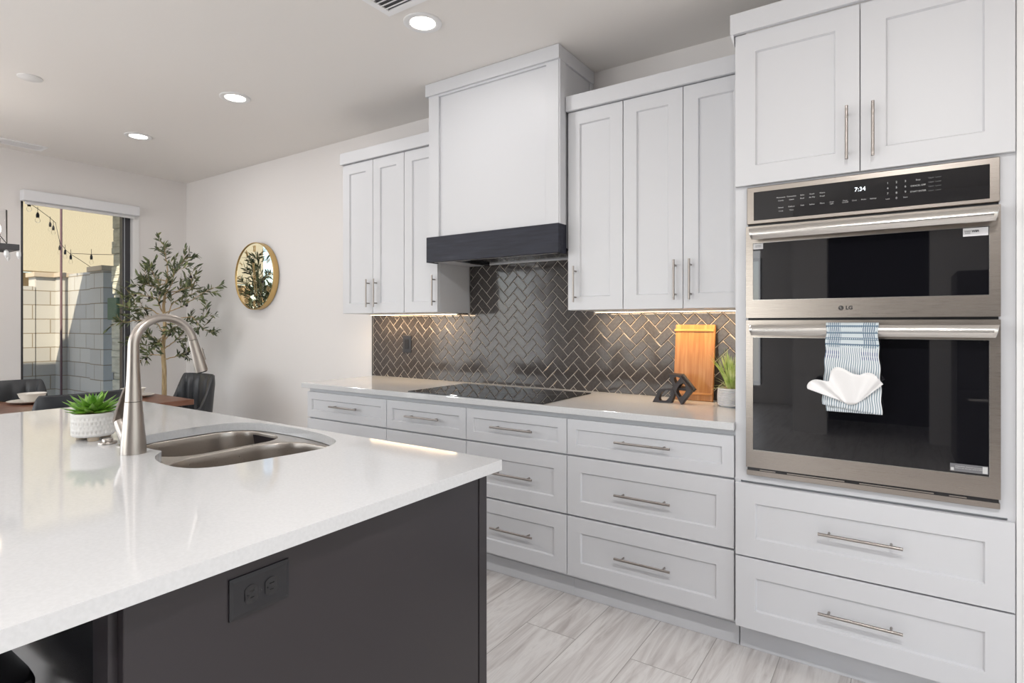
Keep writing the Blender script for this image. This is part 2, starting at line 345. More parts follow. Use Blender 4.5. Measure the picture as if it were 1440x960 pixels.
# ------------------------------------------------------------------ cabinets
def shaker(x0, x1, z0, z1, yf, th=.02, rail=.062, rec=.0095, mb=None):
    mb = mb or MB(); c = .0015; r2 = rail+.0048
    def L(i, y): return [(x0+i, y, z0+i), (x1-i, y, z0+i), (x1-i, y, z1-i), (x0+i, y, z1-i)]
    mb.loops([L(0, yf+th), L(0, yf+c), L(c, yf), L(rail, yf), L(r2, yf+rec)])
    return mb
def hpull(cx, z, yf, parent, ln=.25, name='handle'):
    m = MB().tube([(cx-ln/2, yf-.030, z), (cx+ln/2, yf-.030, z)], .0052, 12)
    for s in (-1, 1): m.tube([(cx+s*ln*.37, yf+.002, z), (cx+s*ln*.37, yf-.030, z)], .0042, 10)
    return m.build(name, M['pull'], parent)
def vpull(x, z0, z1, yf, parent):
    m = MB().tube([(x, yf-.030, z0), (x, yf-.030, z1)], .0052, 12); h = z1-z0
    for t in (.14, .86): m.tube([(x, yf+.002, z0+h*t), (x, yf-.030, z0+h*t)], .0042, 10)
    return m.build('handle', M['pull'], parent)
G = .0022
base_x = [-3.232, -2.491, -1.895, -1.293, -.542]
bl = ['leftmost base cabinet of white shaker drawers, at the open counter end', 'white base drawer cabinet under the left side of the cooktop',
      'white base drawer cabinet under the right side of the cooktop, beside the island corner', 'widest white base drawer cabinet, left of the oven tower']
for k in range(4):
    x0, x1 = base_x[k], base_x[k+1]
    t = thing('base_cabinet', bl[k], 'cabinet', ((x0+x1)/2, 2.66, 0), group='white base cabinets along the back wall')
    MB().box(x0, x1, 2.381, 2.965, .115, .882).build('body', M['cab'], t)
    MB().box(x0, x1, 2.45, 2.47, 0, .115).box(x0, x1, 2.436, 2.45, 0, .085, .002).build('toe_kick', M['cab'], t)
    hz = ((.693, .858, .780, .047), (.413, .684, .548, .068), (.129, .404, .270, .068))
    for z0, z1, zh, rl in hz:
        d = shaker(x0+G, x1-G, z0, z1, 2.36, rail=rl if rl > .05 else .046).build('drawer', M['cab'], t)
        hpull((x0+x1)/2 + (.01 if k == 0 else 0), zh, 2.36, d)
# upper cabinets
UZ0, UZ1, UY = 1.372, 2.408, 2.65
def upper(x0, x1, label, doors, side=None):
    t = thing('wall_cabinet', label, 'cabinet', ((x0+x1)/2, 2.8, UZ0), group='white upper cabinets')
    MB().box(x0, x1, UY+.021, 2.963, UZ0, UZ1).build('body', M['cab'], t)
    for a, b, hx in doors:
        d = shaker(a+G*.7, b-G*.7, UZ0+.001, UZ1-.003, UY, rail=.068).build('door', M['cab'], t)
        vpull(hx, 1.413, 1.600, UY, d)
upper(-3.232, -2.638, 'two-door white upper cabinet at the left end, nearest the wall clock', [(-3.232, -2.928, -2.962), (-2.928, -2.638, -2.889)])
upper(-2.637, -2.352, 'narrow single-door white upper cabinet just left of the range hood', [(-2.637, -2.352, -2.373)])
upper(-1.446, -1.137, 'narrow single-door white upper cabinet just right of the range hood', [(-1.446, -1.137, -1.398)])
upper(-1.136, -.5405, 'two-door white upper cabinet between the hood side and the oven tower', [(-1.136, -.838, -.873), (-.838, -.5405, -.801)])
for x0, x1, lb in ((-3.24, -2.359, 'flat white crown board over the upper cabinets left of the hood'), (-1.4485, -.552, 'flat white crown board over the upper cabinets right of the hood')):
    tag(MB().box(x0, x1, UY-.02, UY, UZ1, 2.486, .0015).box(x0, x0+.02, UY, 2.962, UZ1+.001, 2.486).box(x0, x1, UY, 2.962, UZ1+.001, UZ1+.02).build('crown_board', M['cab'], origin=((x0+x1)/2, 2.63, UZ1)), lb, 'trim board')
for x0, x1, lb in ((-3.2, -2.38, 'warm strip light under the upper cabinets left of the hood'), (-1.40, -.56, 'warm strip light under the upper cabinets right of the hood')):
    t = thing('under_cabinet_light', lb, 'light', ((x0+x1)/2, 2.90, 1.36), group='under cabinet strip lights')
    MB().box(x0, x1, 2.865, 2.885, 1.364, 1.3715).build('channel', M['trim'], t)
    MB().box(x0+.01, x1-.01, 2.868, 2.882, 1.362, 1.364).build('light_strip', M['ledstrip'], t)
    light('lamp', 'AREA', ((x0+x1)/2, 2.865, 1.358), UNDER_POWER*(x1-x0)*4.5, (1, .70, .42), parent=t, rot=(R(10), 0, 0), shape='RECTANGLE', size=x1-x0-.02, size_y=.02)

# tall oven cabinet
TX0, TX1 = -.5385, .297
t = thing('oven_cabinet', 'tall white cabinet tower holding the double wall oven', 'cabinet', (-.12, 2.66, 0))
b = MB().box(TX0, TX0+.02, 2.361, 2.965, .115, 2.42).box(TX1-.02, TX1, 2.361, 2.965, .115, 2.42)      # sides
b.box(TX0+.02, TX1-.02, 2.945, 2.965, .115, 2.42).box(TX0+.02, TX1-.02, 2.381, 2.945, .115, .70).box(TX0+.02, TX1-.02, 2.381, 2.945, 1.845, 2.42)
b.box(TX0+.02, -.482, 2.361, 2.40, .69, 1.845).box(.246, TX1-.02, 2.361, 2.40, .69, 1.845).box(-.482, .246, 2.361, 2.40, .69, .725).box(-.482, .246, 2.361, 2.40, 1.822, 1.85)
b.build('body', M['cab'], t)
MB().box(TX0, TX1, 2.45, 2.47, 0, .115).box(TX0, TX1, 2.436, 2.45, 0, .085, .002).build('toe_kick', M['cab'], t)
for z0, z1, zh in ((.404, .683, .549), (.125, .398, .264)):
    d = shaker(TX0+.004, TX1-.004, z0, z1, 2.34, rail=.072).build('drawer', M['cab'], t); hpull(-.12, zh, 2.34, d, .252)
for a, b_, hx in ((TX0+.003, -.119, -.157), (-.1165, TX1-.003, -.079)):
    d = shaker(a, b_, 1.835, 2.421, 2.34, rail=.074).build('door', M['cab'], t); vpull(hx, 1.876, 2.063, 2.34, d)
MB().box(TX0-.012, TX1+.002, 2.322, 2.342, 2.424, 2.502, .0015).box(TX0-.012, TX0+.008, 2.342, 2.64, 2.424, 2.502).prism([(TX0-.012, 2.326, 2.424), (TX0, 2.34, 2.385), (TX0, 2.326, 2.424)], (0, .3, 0)).build('crown_board', M['cab'], t)

# back counter
tag(MB().box(-3.262, -.5400, 2.335, 2.978, .884, .914, .0015).build('kitchen_worktop', M['quartz'], origin=(-1.9, 2.65, .884)), 'white quartz worktop along the tiled back wall', 'worktop')
# cooktop
ct = thing('cooktop', 'black glass electric cooktop set in the back worktop', 'cooktop', (-1.868, 2.615, .914))
MB().box(-2.318, -1.418, 2.358, 2.870, .9142, .9195, .0015).build('glass_top', M['cookglass'], ct)
for cx, cy, r in ((-2.11, 2.49, .09), (-2.11, 2.74, .075), (-1.87, 2.63, .12), (-1.62, 2.49, .075), (-1.62, 2.74, .10)):
    MB().lathe([(r, 0), (r, .0004), (r-.002, .0004), (r-.002, 0)], (cx, cy, .9196), 48, False, False).build('burner_ring', M['markdim'], ct)

# ------------------------------------------------------------------ backsplash, herringbone tile by tile
def clip(poly, nx, ny, d):
    out = []
    for i in range(len(poly)):
        a, b = poly[i], poly[(i+1) % len(poly)]; da, db = nx*a[0]+ny*a[1]-d, nx*b[0]+ny*b[1]-d
        if da <= 0: out.append(a)
        if da*db < 0:
            t_ = da/(da-db); out.append((a[0]+(b[0]-a[0])*t_, a[1]+(b[1]-a[1])*t_))
    return out
def inset(P, d):
    n = len(P); out = []
    for i in range(n):
        p0, p1, p2 = Vector(P[i-1]), Vector(P[i]), Vector(P[(i+1) % n])
        e1, e2 = (p1-p0).normalized(), (p2-p1).normalized(); n1, n2 = Vector((-e1.y, e1.x)), Vector((-e2.y, e2.x))
        b_ = n1+n2
        if b_.length < 1e-4: return None
        b_ = b_.normalized(); k = d/max(.35, b_.dot(n1)); out.append(p1+b_*k)
    return out
BS = thing('tile_backsplash', 'dark glossy herringbone tile backsplash behind the cooktop', 'backsplash', (-1.9, 2.975, .914))
MB().box(-3.285, -.5405, 2.9708, 2.979, .9141, 1.3718).box(-2.351, -1.447, 2.9708, 2.979, 1.3718, 1.70).build('grout_bed', M['grout'], BS)
tm = MB(); w = .0498; gr = .0017; c45 = math.sqrt(.5)
rng = random.Random(3)
X0, Z0 = -1.90, .90
for i in range(-60, 61):
    for j in range(-22, 23):
        for o in (0, 1):
            ox, oy = i+2*j, i-2*j
            q = [(ox, oy), (ox+2, oy), (ox+2, oy+1), (ox, oy+1)] if o == 0 else [(ox+2, oy-1), (ox+3, oy-1), (ox+3, oy+1), (ox+2, oy+1)]
            P = inset([(p[0]*w, p[1]*w) for p in q], gr)
            P = [(X0+(p[0]-p[1])*c45, Z0+(p[0]+p[1])*c45) for p in P]
            cx = sum(p[0] for p in P)/4; cz = sum(p[1] for p in P)/4
            if not (-3.36 < cx < -.48 and .85 < cz < 1.76): continue
            mid = -2.42 < cx < -1.38
            if cz > 1.372+.09 and not mid: continue
            top = 1.69 if mid else 1.3718
            P = clip(P, -1, 0, 3.275); P = clip(P, 1, 0, -.5415) if P else P
            P = clip(P, 0, -1, -.9155) if P else P; P = clip(P, 0, 1, top) if P else P
            if cz > 1.3718 and mid and P: P = clip(clip(P, -1, 0, 2.350), 1, 0, -1.448)
            if len(P) < 3: continue
            ar = abs(sum(P[k][0]*P[(k+1) % len(P)][1]-P[(k+1) % len(P)][0]*P[k][1] for k in range(len(P))))/2
            if ar < 6e-5: continue
            Q = inset(P, .0032)
            if Q is None or ar < 4e-4: Q = [Vector(p).lerp(Vector((sum(a[0] for a in P)/len(P), sum(a[1] for a in P)/len(P))), .18) for p in P]
            tx, tz = rng.uniform(-.006, .006), rng.uniform(-.006, .006)
            f0 = [(p[0], 2.9738, p[1]) for p in P]; f1 = [(p[0], 2.9698, p[1]) for p in P]
            f2 = [(p[0], 2.9676+tx*(p[0]-cx)+tz*(p[1]-cz), p[1]) for p in Q]
            tm.loops([f0, f1, f2], cap0=False)
tm.build('herringbone_tiles', M['tile'], BS)
MB().box(-3.2865, -3.2805, 2.966, 2.979, .9141, 1.3718).build('edge_trim', M['metalblack'], BS)

# outlet on the tile
def outlet_v(cx, cz, y):
    t = thing('wall_outlet', 'small black wall outlet on the herringbone tiles under the left uppers', 'outlet', (cx, y, cz))
    MB().box(cx-.041, cx+.041, y-.006, y, cz-.062, cz+.062, .0025, 2).build('cover_plate', M['blackplastic'], t)
    MB().box(cx-.018, cx+.018, y-.009, y-.006, cz-.034, cz+.034, .002).build('receptacle', M['blackgloss'], t)
outlet_v(-2.92, 1.157, 2.9675)

# ------------------------------------------------------------------ range hood
HX0, HX1 = -2.357, -1.459
h = thing('range_hood', 'tall white panelled range hood chimney with a charcoal wood beam', 'range hood', (-1.9, 2.77, 1.67))
b = MB().box(HX0, HX1, 2.590, 2.648, 1.70, 2.668)
b.box(-2.350, -1.462, 2.648, 2.966, 1.70, 2.739)
fr = 2.576
b.box(HX0, HX0+.079, fr, 2.59, 1.819, 2.668, .0012).box(HX1-.076, HX1, fr, 2.59, 1.819, 2.668, .0012).box(HX0+.079, HX1-.076, fr, 2.59, 2.655, 2.668)
b.box(-1.462, -1.452, fr+.004, 2.64, 1.819, 2.668, .0012).box(-1.462, -1.452, 2.64, 2.966, 2.49, 2.525).box(-1.462, -1.454, 2.93, 2.966, 2.49, 2.668)
b.build('chimney', M['cab'], h)
MB().box(-2.371, -1.449, 2.560, 2.582, 2.666, 2.7385, .001).box(-1.465, -1.449, 2.582, 2.968, 2.666, 2.7385, .001).box(-2.371, -2.355, 2.582, 2.968, 2.666, 2.7385, .001).build('crown_board', M['cab'], h)
bm_ = MB().box(-2.364, -1.452, 2.562, 2.584, 1.669, 1.820, .0015).box(-1.474, -1.452, 2.584, 2.648, 1.669, 1.820, .001).box(-2.364, -2.342, 2.584, 2.648, 1.669, 1.820, .001)
bm_.build('wood_beam', M['beam'], h)
MB().box(-2.341, -1.475, 2.5845, 2.62, 1.672, 1.80).box(-2.349, -1.464, 2.94, 2.966, 1.676, 1.699).build('bottom_trim', M['cab'], h)
MB().box(-2.20, -1.46, 2.62, 2.94, 1.684, 1.70).box(-2.20, -1.46, 2.62, 2.66, 1.672, 1.684).box(-2.20,-2.17,2.66,2.94,1.672,1.684).build('vent_liner', M['blackgloss'], h)
MB().box(-2.349, -2.20, 2.62, 2.94, 1.674, 1.70).build('liner_filler', M['cab'], h)
for x in (-2.02, -1.66):
    MB().lathe([(.022, 0), (.022, -.004), (.016, -.005)], (x, 2.69, 1.684), 20).build('hood_lamp', M['lens'], h)

# ------------------------------------------------------------------ wall oven
OX0, OX1 = -.493, .258
ov = thing('wall_oven', 'stainless double wall oven with black glass doors', 'wall oven', (-.118, 2.345, .719))
MB().box(-.480, .244, 2.372, 2.90, .727, 1.82).build('oven_body', M['metalblack'], ov)
MB().box(OX0+.003, OX1-.003, 2.3545, 2.3605, .742, 1.70).build('gap_shadow_frame', M['metalblack'], ov)
# control panel
cp = MB().box(OX0, OX1, 2.345, 2.3605, 1.684, 1.826, .002).build('control_panel', M['steel'], ov)
MB().box(-.468, .233, 2.3436, 2.3452, 1.697, 1.806, .0006).build('panel_glass', M['glassblack'], cp)
yt = 2.3433
text('7:34', .020, (-.118, yt, 1.772), M['display'], cp, 'clock_digits')
L1 = [(-.372, 'Microwave'), (-.336, 'Cook'), (-.300, 'Bake'), (-.268, 'Roast'), (-.235, 'Proof')]
for row, (z, names) in enumerate(((1.775, ['Microwave', 'Convection', 'Bake', 'Roast', 'Warm']), (1.763, ['Combi', 'Steam', 'Broil', 'Air Fry', 'Proof']), (1.737, ['Sensor', 'Defrost', 'Melt', 'Soften', 'More']), (1.724, ['Cook', 'Time', '', '', '']))):
    for x, s_ in zip((-.372, -.336, -.300, -.268, -.235), names):
        if s_: text(s_, .0068, (x, yt, z), M['mark'], cp, 'panel_legend')
for x, s_ in zip((-.205, -.163, -.135, -.107, -.079), ('Oven\nLight', 'Timer\nOn/Off', 'Clock', 'Probe', 'Settings')): text(s_, .0062, (x, yt, 1.735), M['mark'], cp, 'panel_legend')
for r_, z in enumerate((1.782, 1.764, 1.746, 1.728)):
    for c_, x in enumerate((-.037, -.012, .013)):
        s_ = ('123', '456', '789', '*0#')[r_][c_]
        text({'*': 'Lock', '#': 'Start'}.get(s_, s_), .0095 if s_.isdigit() else .006, (x, yt, z), M['mark'], cp, 'key_legend')
for z, s_ in ((1.782, 'Stop'), (1.763, 'CANCEL OFF'), (1.744, 'START ENTER')): text(s_, .007, (.048, yt, z), M['mark'], cp, 'panel_legend')
for z in (1.784, 1.770, 1.756, 1.742): text('Upper  Lower', .006, (.093, yt, z), M['markdim'], cp, 'panel_legend')
def odoor(z0, z1, wz0, wz1, hz0, hz1, name):
    x0, x1, a, b_ = OX0, OX1, -.468, .230
    mb = MB().holed([(x0, z0), (x1, z0), (x1, z1), (x0, z1)], [[(a, wz0), (b_, wz0), (b_, wz1), (a, wz1)]], 1, 2.330, 2.354)
    d = mb.build(name, M['steel'], ov)
    gl = MB().box(a+.0005, b_-.0005, 2.3315, 2.352, wz0+.0005, wz1-.0005).build('door_glass', M['glassblack'], d)
    e = MB()
    for q in ((a-.001, b_+.001, wz0-.0012, wz0), (a-.001, b_+.001, wz1, wz1+.0008), (b_, b_+.0012, wz0, wz1)): e.box(q[0], q[1], 2.3294, 2.3320, q[2], q[3])
    e.build('glass_bezel', M['steelbright'], d)
    # wide flat bar handle: convex face, ends cut back downward
    L = []
    n = 10
    for side in range(2):
        pass
    m_ = MB(); rows = []
    for k in range(n+1):
        t_ = k/n; z = hz1+(hz0-hz1)*t_; xo = .009*t_; y = 2.272-.010*sin(pi*min(1, t_*1.0))
        rows.append((z, xo, y))
    for xi in range(2): pass
    ring = []
    for z, xo, y in rows: ring.append((z, xo, y))
    xs = [0, .004, .012] + [k/12 for k in range(1, 12)]
    front = []
    for z, xo, y in rows:
        xa, xb = -.474+xo, .250-xo
        front.append([(xa, y+.010, z), (xa+.002, y+.003, z), (xa+.010, y, z), (xb-.010, y, z), (xb-.002, y+.003, z), (xb, y+.010, z), (xb-.004, 2.288, z), (xa+.004, 2.288, z)])
    m_.loops(front)
    hd = m_.build('handle', M['steelbright'], d)
    for x in (-.455, .231): MB().box(x-.010, x+.010, 2.286, 2.3305, hz0+.006, hz1-.006, .002).build('handle_post', M['steel'], d)
    return d
ud = odoor(1.3235, 1.6735, 1.392, 1.608, 1.616, 1.657, 'upper_door')
ld = odoor(.752, 1.3145, .820, 1.249, 1.258, 1.297, 'lower_door')
# badge
MB().lathe([(.0085, 0), (.0085, .0006)], (0, 0, 0), 28).build('badge_tmp', M['logo'], ud)
bt = bpy.data.objects['badge_tmp']; bt.name = 'badge_disc'
bt.data.transform(Matrix.Translation(Vector((-.175, 2.3296, 1.357))-ov.location) @ Matrix.Rotation(R(90), 4, 'X') @ Matrix.Translation(ov.location))
e = MB()
e.box(-.1762, -.1748, 2.3285, 2.3290, 1.3525, 1.362).box(-.1762, -.1715, 2.3285, 2.3290, 1.3525, 1.3537).lathe([(.0011, 0), (.0011, .001)], (-.1787, 2.3290, 1.3595), 10)
e.build('badge_face', M['steelbright'], ud)
text('LG', .0175, (-.150, 2.3294, 1.357), M['logo'], ud, 'badge_lettering', bold=.0009)
# stickers
def sticker(x0, x1, z0, z1, par, dark=False):
    s_ = MB().box(x0, x1, 2.3308, 2.3316, z0, z1).build('sticker', M['sticker'] if not dark else M['markdim'], par); return s_
s1 = sticker(-.467, -.432, 1.585, 1.606, ud)
text('CAUTION\nHot surface', .0045, (-.449, 2.3305, 1.596), M['inkdark'], s1, 'sticker_print')
s2 = sticker(.165, .228, 1.580, 1.606, ud)
text('SMART\nDIAG', .0055, (.177, 2.3305, 1.593), M['inkdark'], s2, 'sticker_print')
text('WiFi', .009, (.196, 2.3305, 1.595), M['inkdark'], s2, 'sticker_print', bold=.0004)
s3 = sticker(.132, .228, .826, .851, ld, True)
text('WARNING  Read all instructions\nbefore use. Do not remove label', .0052, (.180, 2.3305, .840), M['mark'], s3, 'sticker_print')
MB().box(.134, .142, 2.3303, 2.3308, .829, .838).build('sticker_icon', M['mark'], s3); MB().box(.214, .226, 2.3303, 2.3308, .828, .849).build('sticker_icon', M['mark'], s3)
# lower vent slot and trim
MB().box(OX0+.004, OX1-.004, 2.338, 2.3605, .7385, .7505).build('vent_slot', M['blackgloss'], ov)
e = MB()
for a, b_ in ((-.445, -.39), (-.35, -.165), (-.12, .09), (.13, .175)): e.box(a, b_, 2.3366, 2.338, .7415, .7445)
e.build('vent_louver', M['steel'], ov)
MB().box(OX0, OX1, 2.342, 2.3605, .719, .7385, .001).build('bottom_trim', M['steel'], ov)

# dish towel over the lower handle
m = M['towel'] = mat('plaid_towel', (.7, .75, .8), .9, sheen=.3)
n, l, b = nt(m)
uv = n.new('ShaderNodeUVMap'); sp = n.new('ShaderNodeSeparateXYZ'); l.new(uv.outputs[0], sp.inputs[0])
def mth(op, a, b_=None, c_=None):
    x = n.new('ShaderNodeMath'); x.operation = op
    for k, v in enumerate((a, b_, c_)):
        if v is None: continue
        if isinstance(v, (int, float)): x.inputs[k].default_value = v
        else: l.new(v, x.inputs[k])
    return x.outputs[0]
U, V = sp.outputs[0], sp.outputs[1]      # U 0..1 across, V metres down the cloth
def band(src, centre, half): return mth('LESS_THAN', mth('ABSOLUTE', mth('SUBTRACT', src, centre)), half)
vst = mth('GREATER_THAN', mth('SINE', mth('MULTIPLY', U, 2*pi*25)), .1)
hst = mth('GREATER_THAN', mth('SINE', mth('MULTIPLY', V, 2*pi/.0078)), .0)
top = mth('LESS_THAN', V, .098)
hb = mth('GREATER_THAN', mth('SINE', mth('MULTIPLY', V, 2*pi/.021)), .35)
vb = mth('MAXIMUM', band(U, .17, .12), band(U, .82, .12))
check = mth('MULTIPLY', mth('MAXIMUM', hb, mth('MULTIPLY', vb, vst)), mth('GREATER_THAN', mth('ADD', vst, hst), .5))
checkt = mth('MULTIPLY', check, top)
low = mth('MULTIPLY', mth('SUBTRACT', 1, top), vst)
dk = mth('MULTIPLY', mth('MULTIPLY', low, mth('MAXIMUM', band(V, .117, .006), band(V, .132, .005))), mth('MAXIMUM', band(U, .14, .14), band(U, .84, .16)))
def mixc(f, a, b_):
    x = n.new('ShaderNodeMixRGB'); l.new(f, x.inputs[0])
    for k, v in ((1, a), (2, b_)):
        if isinstance(v, tuple): x.inputs[k].default_value = (*v, 1)
        else: l.new(v, x.inputs[k])
    return x.outputs[0]
c0 = mixc(top, (.74, .76, .78), (.55, .61, .64))
c1 = mixc(checkt, c0, (.10, .16, .23)); c2 = mixc(low, c1, (.24, .31, .36)); c3 = mixc(dk, c2, (.09, .13, .24))
l.new(c3, b.inputs['Base Color']); bump(m, noise(m, sc=700).outputs[0], .4, .0006)
tw = thing('dish_towel', 'blue and white plaid dish towel draped over the lower oven handle', 'dish towel', (-.138, 2.262, 1.30))
def sheet(x0, x1, zb, yoff, amp, name, frq=7, skew=0, back=False, flare=0.0, z_extra=None, waveb=0):
    mb = MB(); bm = mb.bm; uvl = bm.loops.layers.uv.new('UVMap'); nu, nv = 70, 60; th = .0016; ztop = 1.301
    path = []
    if not back:
        for k in range(7): a = pi*k/12; path.append((2.277-.019*sin(a)+0, 1.297+.007*cos(a)))
    zs = path[-1][1]
    for k in range(1, nv-5): path.append((2.258, zs+(zb-zs)*k/(nv-6)))
    grid = []; d = 0; prev = path[0]
    for (y, z) in path:
        d += math.hypot(y-prev[0], z-prev[1]); prev = (y, z); row = []
        f = max(0, min(1, (1.27-z)/.25))
        for i in range(nu+1):
            u = i/nu; xa = x0-flare*f; xb = x1+flare*f*1.1
            wv = sin(u*frq*pi+1.0+2*f)*amp*f + sin(u*23*pi+z*20)*amp*.35*f
            pin = math.exp(-((z-1.10)/.022)**2)
            xx = xa+(xb-xa)*u
            xc = (x0+x1)/2
            yb = .012*f*(1-pin)
            zz = z + (skew*(u-.5)*f) - waveb*f*abs(sin(u*5*pi))
            row.append((bm.verts.new((xx+.0015*sin(z*90+u*4), y-yoff-yb-wv, zz)), u, d))
        grid.append(row)
    for a, b_ in zip(grid, grid[1:]):
        for i in range(nu):
            q = [a[i], a[i+1], b_[i+1], b_[i]]; f_ = bm.faces.new([x[0] for x in q]); f_.smooth = True
            for lp, x in zip(f_.loops, q): lp[uvl].uv = (x[1], x[2])
    o = mb.build(name, M['towel'], tw, fixn=False)
    md = o.modifiers.new('thick', 'SOLIDIFY'); md.thickness = .003; md.offset = 0
    return o
sheet(-.212, -.064, 1.0, -.004, .0012, 'towel_back_layer', frq=5, flare=.002)
sheet(-.214, -.062, 1.012, .003, .0022, 'towel_front_layer', frq=9, flare=.010, skew=-.022, waveb=.002)
# white cloth fan pinned on the towel
wc = MB(); rows = []
nu, nv = 72, 10
for j in range(nv+1):
    v = j/nv; row = []
    for i in range(nu+1):
        u = i/nu; ang = R(-72+124*u); fold = abs(sin(u*2.7*pi+.5+.5*sin(u*5)))
        r_ = v*(.092+.024*fold+.008*sin(u*17+1)+.014*max(0, .3-u)*3)
        x = -.140+(u-.5)*.055*(1-v*.6)+sin(ang)*r_*.98; z = 1.040-.012*sin(pi*u)*(1-v)+cos(ang)*r_*.98
        y = 2.240-.004-.030*v*(.5+.5*cos(u*7.3*pi+2*sin(u*6)))*(1-.25*v)-.006*v
        row.append(wc.bm.verts.new((x, y, z)))
    rows.append(row)
for a, b_ in zip(rows, rows[1:]):
    for i in range(nu): wc.bm.faces.new([a[i], a[i+1], b_[i+1], b_[i]]).smooth = True
o = wc.build('white_napkin', M['white'], origin=(-.145, 2.24, 1.06), fixn=False); md = o.modifiers.new('thick', 'SOLIDIFY'); md.thickness = .003
tag(o, 'ruffled white cloth napkin tucked across the plaid oven towel', 'napkin')

# ------------------------------------------------------------------ worktop decor on the right
bd = thing('cutting_board', 'upright rectangular wooden board leaning on the tiles by the grass plant', 'cutting board', (-.866, 2.90, .914))
lean = Matrix.Translation((0, 2.895, .914)) @ Matrix.Rotation(R(-7.2), 4, 'X')
def leaned(mb):
    for v in mb.bm.verts: v.co = lean @ v.co
    return mb
leaned(MB().box(-.968, -.768, 0, .017, .0015, .386, .003, 2)).build('board_panel', M['board'], bd)
leaned(MB().box(-.972, -.772, -.007, .0, .350, .362, .002)).build('batten', M['boardend'], bd)
leaned(MB().box(-.958, -.772, -.007, .0, .030, .041, .002)).build('batten', M['boardend'], bd)
# geometric sculpture: rhombus frames with oval holes
sc = thing('geometric_sculpture', 'black open geometric sculpture standing in front of the wooden board', 'sculpture', (-.93, 2.76, .914))
def frame3(P, th, hole=.60, d=Vector((0, .03, 0))):
    P = [Vector(p) for p in P]; c_ = sum(P, Vector())/len(P); N = 28; L = len(P); mb = MB()
    out = []; inn = []
    for k in range(N):
        t_ = k/N*L; i = int(t_) % L; fr_ = t_-int(t_); out.append(P[i].lerp(P[(i+1) % L], fr_))
    e1 = (P[0]-P[2])/2; e2 = (P[1]-P[3])/2
    for p in out:
        # oval-ish hole: squash corners
        v = p-c_; a = v.dot(e1)/e1.length_squared; b2 = v.dot(e2)/e2.length_squared
        m1 = max(abs(a)+abs(b2), 1e-6); rr = math.hypot(a, b2); k_ = hole/rr*.92
        inn.append(c_+v*min(k_, hole+.22))
    d = Vector(d); h_ = d/2
    rings = [[p-h_ for p in out], [p-h_ for p in inn], [p+h_ for p in inn], [p+h_ for p in out]]
    rv = [mb.vs(r_) for r_ in rings]
    for q in range(4):
        a, b_ = rv[q], rv[(q+1) % 4]
        for k in range(N): mb.face([a[k], a[(k+1) % N], b_[(k+1) % N], b_[k]])
    return mb
zb = .9155
frame3([(-1.012, 2.74, zb), (-.985, 2.76, zb+.064), (-.905, 2.78, zb+.070), (-.925, 2.76, zb)], .0, .55, (.004, .022, .0)).build('lying_frame', M['sculpt'], sc)
frame3([(-.868, 2.735, zb-.001), (-.922, 2.77, zb+.070), (-.885, 2.79, zb+.128), (-.822, 2.75, zb+.066)], .0, .52, (.006, .024, 0)).build('standing_frame', M['sculpt'], sc)
frame3([(-.925, 2.80, zb+.068), (-.962, 2.83, zb+.136), (-.885, 2.80, zb+.136), (-.815, 2.77, zb+.066)], .0, .50, (.004, .024, .006)).build('upper_frame', M['sculpt'], sc)
MB().tube([(-.93, 2.776, zb+.068), (-.818, 2.762, zb+.066)], .006, 8).tube([(-.885, 2.795, zb+.134), (-.82, 2.768, zb+.070)], .0075, 8).build('cross_bar', M['sculpt'], sc)
# grass plant
def blade(mb, base, d, ln, wd, droop, n=8, thick=.0):
    d = Vector(d).normalized(); side = d.cross(Vector((0, 0, 1)));
    if side.length < .05: side = Vector((1, 0, 0))
    side.normalize(); P = Vector(base); L = []; step = ln/n; dd = d.copy()
    for k in range(n+1):
        t_ = k/n; ww = wd*(1-t_**2.2)*(.65+.35*min(1, t_*4)); up = side.cross(dd).normalized()
        L.append([P-side*ww/2, P-up*ww*.16, P+side*ww/2, P+up*(ww*.02)])
        P = P+dd*step; dd = (dd+Vector((0, 0, -droop/n))).normalized()
    mb.loops(L, smooth=True)
gp = thing('potted_spiky_plant', 'spiky green grass plant in a ribbed grey pot beside the oven tower', 'potted plant', (-.655, 2.80, .914))
pr = [(.050, 0), (.056, .004)]
for k in range(11):
    z = .008+k*.0070; r_ = .0590+.0035*sin(pi*min(1, z/.085)); pr += [(r_, z), (r_+.0032, z+.0018), (r_+.0032, z+.0045), (r_, z+.0066)]
pr += [(.060, .087), (.055, .087), (.054, .078)]
MB().lathe(pr, (-.655, 2.80, .914), 48).build('pot', M['potgrey'], gp)
MB().lathe([(.0538, .070), (.0538, .079), (.03, .084), (.005, .086)], (-.655, 2.80, .914), 32).build('pebbles', M['soil'], gp)
bl_ = MB(); rg = random.Random(5)
for k in range(125):
    a = rg.uniform(0, 2*pi); r_ = rg.uniform(0, .022); t_ = abs(rg.gauss(0, .28))+.05
    if k < 8: t_ = .8+rg.random()*.5
    t_ = min(t_, 1.3)
    ln = rg.uniform(.11, .20) if t_ < .6 else rg.uniform(.06, .10)
    if sin(a)*t_ > .35: t_ *= .5
    if cos(a)*t_ > .5: t_ *= .55
    blade(bl_, (-.655+r_*cos(a), 2.80+r_*sin(a), .996), (cos(a)*sin(t_), sin(a)*sin(t_), cos(t_)), ln, rg.uniform(.008, .014), .35+t_*.6)
for v in bl_.bm.verts: v.co.x = min(v.co.x, -.545+.002*sin(v.co.z*300)); v.co.y = min(v.co.y, 2.955)
bl_.build('foliage', M['grass'], gp)

